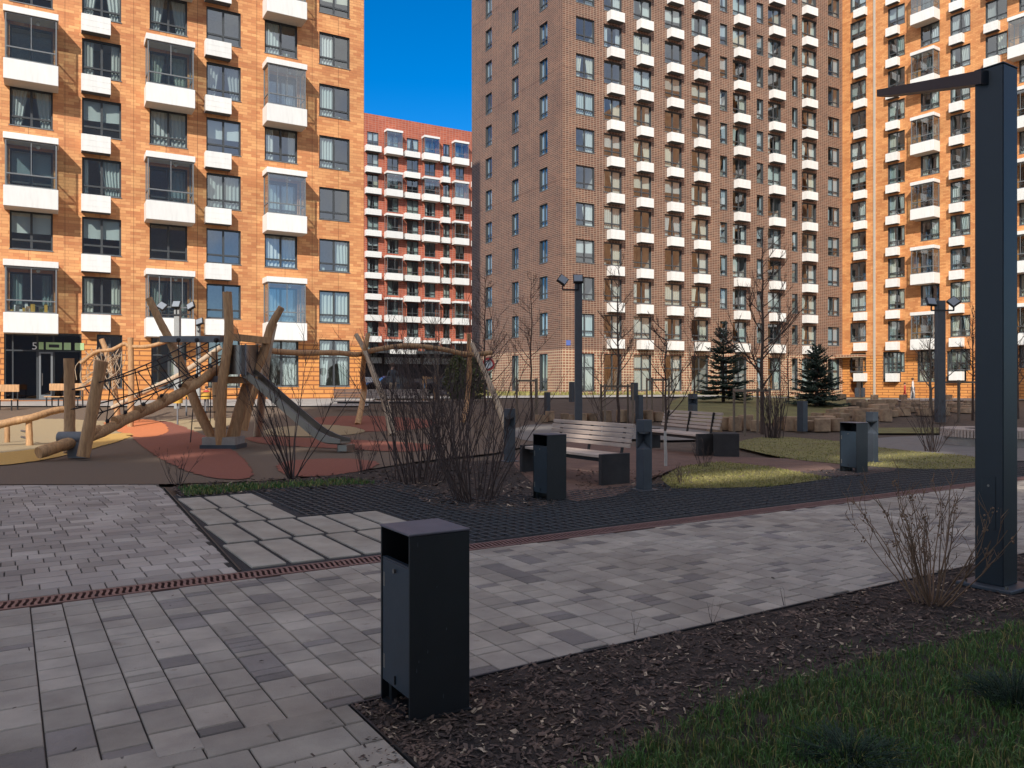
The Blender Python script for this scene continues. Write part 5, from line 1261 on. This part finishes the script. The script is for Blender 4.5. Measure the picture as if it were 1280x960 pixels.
# ---------------------------------------------------------------- cars, people, signs
def car(label, v_, rz, paint):
    o = thing('parked_car', label, 'car', v_, rz, 'cars parked under the red block'); mb = MB()
    prof = [(-2.1, .35), (-2.15, .75), (-1.9, .95), (-1.1, 1.02), (-.55, 1.45), (.75, 1.47), (1.45, 1.05), (2.0, .98), (2.15, .7), (2.1, .35)]
    n = len(prof); W_ = .86; vs = []
    for y, k_ in ((-W_, 0), (-W_ * .86, 1), (W_ * .86, 1), (W_, 0)):
        for x, z in prof: top = z > 1.2; vs.append((x, y * (.8 if top else 1) if k_ == 0 else y * (.8 if top else 1), z if k_ or z < .5 else z - .06))
    fs = [(j * n + i, j * n + i + 1, (j + 1) * n + i + 1, (j + 1) * n + i) for j in range(3) for i in range(n - 1)] + [tuple(range(n))[::-1], tuple(range(3 * n, 4 * n))]
    mb.add(vs, fs, paint, True); link('body', mb.mesh('body'), o)
    gl = MB()
    for s_ in (-1, 1): y = s_ * W_ * .83; gl.add([(-.95, y * 1.04, 1.04), (1.25, y * 1.04, 1.04), (.68, y * .93 + s_ * .006, 1.36), (-.5, y * .93 + s_ * .006, 1.36)], [(0, 1, 2, 3)], M['car_glass'])
    gl.add([(-1.08, -.6, 1.06), (-1.08, .6, 1.06), (-.6, .55, 1.44), (-.6, -.55, 1.44)], [(0, 1, 2, 3)], M['car_glass']); gl.add([(1.42, -.6, 1.10), (1.42, .6, 1.10), (.82, .55, 1.46), (.82, -.55, 1.46)], [(3, 2, 1, 0)], M['car_glass']); link('window', gl.mesh('window'), o)
    for x in (-1.35, 1.35):
        for y in (-.8, .8): w__ = MB(); w__.tube([(x, y - .1, .32), (x, y + .1, .32)], .32, M['tyre'], 14); w__.tube([(x, y - .11, .32), (x, y + .11, .32)], .18, M['steel'], 10); link('wheel', w__.mesh('wheel'), o)
    for y in (-.6, .6): h_ = MB(); h_.box(-2.16, -2.1, y - .14, y + .14, .66, .78, M['lens']); link('headlight', h_.mesh('headlight'), o)
car('dark parked car in the shade of the podium, left of the bare trees', Vector((-9.3, 62, .72)), rad(22), M['car_dark']); car('white parked car at the podium, partly hidden by the orange block corner', Vector((-13.6, 74, .72)), rad(24), M['car_white'])
car('dark parked car at the podium behind the dense bushes', Vector((-5.5, 68, .72)), rad(24), M['car_dark'])
def person(label, v_, h, top, legs, rz=0.0, stride=.12):
    o = thing('person', label, 'person', v_, rz); s_ = h / 1.75
    me = bpy.data.meshes.new('body'); J = [(0, 0, .95), (0, 0, 1.2), (0, 0, 1.42), (0, -.01, 1.52), (0, -.02, 1.64), (-.1, 0, .9), (-.11, -stride, .5), (-.11, -stride * .8, .08), (-.11, -stride - .16, .03), (.1, 0, .9), (.11, stride, .5), (.11, stride * 1.4, .08), (.11, stride * 1.2 - .12, .03), (-.19, 0, 1.38), (-.24, .02, 1.1), (-.25, -.08, .84), (.19, 0, 1.38), (.24, .02, 1.1), (.25, -.08, .84)]
    E = [(0, 1), (1, 2), (2, 3), (3, 4), (0, 5), (5, 6), (6, 7), (7, 8), (0, 9), (9, 10), (10, 11), (11, 12), (2, 13), (13, 14), (14, 15), (2, 16), (16, 17), (17, 18)]
    rr = [.14, .13, .12, .055, .105, .09, .06, .042, .035, .09, .06, .042, .035, .06, .045, .03, .06, .045, .03]
    me.from_pydata([(a * s_, b * s_, c * s_) for a, b, c in J], E, []); b_ = link('body', me, o)
    m1 = b_.modifiers.new('skin', 'SKIN'); m1.use_smooth_shade = True
    for i, sv_ in enumerate(me.skin_vertices[0].data): sv_.radius = (rr[i] * s_, rr[i] * s_ * .8); sv_.use_root = (i == 0)
    m2 = b_.modifiers.new('sub', 'SUBSURF'); m2.levels = m2.render_levels = 1
    dg = bpy.context.evaluated_depsgraph_get(); dg.update(); me2 = bpy.data.meshes.new_from_object(b_.evaluated_get(dg)); b_.modifiers.clear(); b_.data = me2
    me2.materials.clear()
    for m_ in (M['skin'], top, legs): me2.materials.append(m_)
    for f_ in me2.polygons: z = f_.center.z / s_; f_.material_index = 0 if (z > 1.5) else (1 if z > .92 or (abs(f_.center.x) / s_ > .2 and z > .88) else 2); f_.use_smooth = True
    hr = MB(); hr.sphere((0, .015 * s_, 1.69 * s_), .115 * s_, M['hair'], 10, 7, .95); link('hair', hr.mesh('hair'), o)
    return o
v_ = G(1131, 499.5); person('child in red walking along the far path before the orange wing', v_, 1.35, M['cloth_red'], M['cloth_red'], rad(60))
v_ = G(1141, 499.3); person('adult in pale clothes walking beside the child in red', v_, 1.72, M['cloth_pale'], M['cloth_pale'], rad(60))
v_ = G(491, 503.0); person('person in grey standing before the podium, framed by the swing legs', v_, 1.78, M['bollard'], M['wood_pale'], rad(10), .05)
v_ = G(258, 514); person('small dark clothed child crouching among the drum seats', v_, 1.0, M['cloth_red'], M['cloth_dark'], rad(200), .1)
v_ = G(610, 503); sg_ = thing('road_sign', 'round red and white road sign at the left foot of the brown block', 'sign', v_, rad(15)); mb = MB(); mb.tube([(0, 0, 0), (0, 0, 2.05)], .035, M['steel'], 8); link('pole', mb.mesh('pole'), sg_)
mb = MB(); mb.tube([(0, -.06, 1.75), (0, -.04, 1.75)], .30, M['sign_red'], 24); mb.tube([(0, -.068, 1.75), (0, -.061, 1.75)], .20, M['white'], 24); link('sign_disc', mb.mesh('sign_disc'), sg_)
# ---------------------------------------------------------------- camera, sky, sun
SUN_M = 0.205; ELEV = rad(35)
Ld = Vector((SUN_M, 1.0, 0)).normalized(); SD = Vector((Ld.x * math.cos(ELEV), Ld.y * math.cos(ELEV), -math.sin(ELEV)))
cam = bpy.data.cameras.new('camera'); co = bpy.data.objects.new('camera', cam); COL.objects.link(co)
co.location = (0, 0, CH); co.rotation_euler = (rad(90), 0, 0); cam.sensor_width = 36; cam.lens = F / 1280 * 36; cam.clip_end = 2000; cam.clip_start = 0.05
scene.camera = co
w = bpy.data.worlds.new('World'); scene.world = w; w.use_nodes = True; nt = w.node_tree
bg = nt.nodes['Background']; sk = nt.nodes.new('ShaderNodeTexSky'); sk.sky_type = 'NISHITA'; sk.sun_disc = False
sk.sun_elevation = ELEV; sk.sun_rotation = math.atan2(-Ld.x, -Ld.y); sk.altitude = 200; sk.air_density = 0.8; sk.dust_density = 0.05; sk.ozone_density = 3.0
hs = nt.nodes.new('ShaderNodeHueSaturation'); hs.inputs['Saturation'].default_value = 1.42; hs.inputs['Hue'].default_value = 0.503; hs.inputs['Value'].default_value = 0.80
nt.links.new(sk.outputs[0], hs.inputs['Color']); # invented white clouds, unseen overhead and behind, brighten and neutralise the shade; the sky in front is clear
tcw = nt.nodes.new('ShaderNodeTexCoord'); sx_ = nt.nodes.new('ShaderNodeSeparateXYZ'); nt.links.new(tcw.outputs['Generated'], sx_.inputs[0])
nz = nt.nodes.new('ShaderNodeTexNoise'); nz.inputs['Scale'].default_value = 2.6; nz.inputs['Detail'].default_value = 6; nt.links.new(tcw.outputs['Generated'], nz.inputs['Vector'])
cr_ = nt.nodes.new('ShaderNodeMapRange'); cr_.inputs[1].default_value = .38; cr_.inputs[2].default_value = .56; nt.links.new(nz.outputs['Fac'], cr_.inputs[0])
zz_ = nt.nodes.new('ShaderNodeMath'); zz_.operation = 'MULTIPLY_ADD'; zz_.inputs[1].default_value = -.9; nt.links.new(sx_.outputs['Y'], zz_.inputs[0]); nt.links.new(sx_.outputs['Z'], zz_.inputs[2])
mk_ = nt.nodes.new('ShaderNodeMapRange'); mk_.inputs[1].default_value = .1; mk_.inputs[2].default_value = .5; nt.links.new(zz_.outputs[0], mk_.inputs[0])
mm_ = nt.nodes.new('ShaderNodeMath'); mm_.operation = 'MULTIPLY'; nt.links.new(cr_.outputs[0], mm_.inputs[0]); nt.links.new(mk_.outputs[0], mm_.inputs[1])
mxw = nt.nodes.new('ShaderNodeMix'); mxw.data_type = 'RGBA'; nt.links.new(mm_.outputs[0], mxw.inputs['Factor']); nt.links.new(hs.outputs[0], mxw.inputs['A']); mxw.inputs['B'].default_value = (4.55, 4.5, 4.45, 1)
nt.links.new(mxw.outputs['Result'], bg.inputs[0]); bg.inputs[1].default_value = 0.10
sl = bpy.data.lights.new('sun', 'SUN'); sl.energy = 2.2; sl.angle = rad(0.53); sl.color = (1.0, 0.945, 0.86)
so = bpy.data.objects.new('sun', sl); COL.objects.link(so); so.rotation_euler = SD.to_track_quat('-Z', 'Y').to_euler(); so.location = (-10, -30, 60)
# added bare wall standing in for the unseen block that shades this side
def shade_block(label, X_left, v0, v1, u_len, z0, z1, mat):
    """corner on the shadow's left edge; long side parallel to the yard"""
    ud = Vector((math.cos(A30), math.sin(A30), 0)); vd = Vector((-ud.y, ud.x, 0))
    # corner: on the line X = X0 + SUN_M*(Y-22), at v = v1
    X0 = -10.9
    # solve p = (X0+m(Y-22), Y): p.vd = v1
    Y = (v1 - vd.x * (X_left - SUN_M * 22)) / (vd.y + vd.x * SUN_M); X = X_left + SUN_M * (Y - 22)
    c = Vector((X, Y, 0)); mb = MB()
    mb.box(0, u_len, -(v1 - v0), 0, z0, z1, mat)
    o = thing('apartment_building', label, 'building', c, A30)  # only an added, pierced wall is built for this unseen block
    return o, mb, c
o, mb, c = shade_block('x', -10.9, -44, -30, 90, 0, 40, M['brown'])
UD = Vector((math.cos(A30), math.sin(A30))); sv = Vector((-math.sin(A30), math.cos(A30)))
kv = Ld.x * sv.x + Ld.y * sv.y; ku = Ld.x * UD.x + Ld.y * UD.y; u_c = c.x * UD.x + c.y * UD.y; v_c = c.x * sv.x + c.y * sv.y
def onwall(p):          # where the sun ray to ground point p crosses the wall: (u from its corner, height)
    u, v = p.x * UD.x + p.y * UD.y, p.x * sv.x + p.y * sv.y; t = (v - v_c) / kv
    return u - ku * t - u_c, t * math.tan(ELEV) + p.z
Hc = onwall(Vector((0, 46.0, 0.6)))[1]
sun_gaps = []  # openings invented and aimed to let sun patches fall on the yard
for pts in (((135, 582), (300, 562)), ((290, 573), (420, 555)), ((425, 560), (545, 549)), ((850, 603), (1015, 588)), ((1000, 592), (1110, 578)), ((712, 592), (757, 584)), ((1050, 575), (1180, 566)), ((640, 540), (700, 531)), ((1268, 612), (1330, 602))):
    q = [onwall(G(*p_)) for p_ in pts]; u0, u1 = sorted((q[0][0], q[1][0])); h0, h1 = sorted((q[0][1], q[1][1]))
    m_ = (h0 + h1) / 2; hh = max(.6, (h1 - h0) * .42); print('gap', round(u0, 2), round(u1, 2), round(m_, 2), hh)
    if u0 > 0: sun_gaps.append((u0, max(u1, u0 + .6), m_ - hh / 2, m_ + hh / 2))
o['label'] = 'added wall behind the viewpoint, shading the near half of the yard, pierced for sun patches'
M['shade_wall'] = simple('pale grey shade wall', (0.42, 0.40, 0.38), 0.8, var=0.1)
link('wall', wall_mesh(0, 66, -1.5, Hc, sun_gaps, [(999, M['shade_wall'])]).mesh('wall'), o)
wn = MB()
for i in range(0, 17):
    for j in range(0, int(Hc / 2.95) - 1): wn.box(2 + i * 3.6, 3.6 + i * 3.6, .02, .06, 2 + j * 2.95, 3.8 + j * 2.95, M['frame'])
scene.view_settings.view_transform = 'Standard'; scene.view_settings.look = 'None'; scene.view_settings.exposure = 1.15; scene.view_settings.gamma = 1
scene.cycles.max_bounces = 6; scene.cycles.transparent_max_bounces = 12; scene.cycles.sample_clamp_indirect = 4; scene.cycles.use_denoising = True
scene.cycles.caustics_reflective = False; scene.cycles.caustics_refractive = False
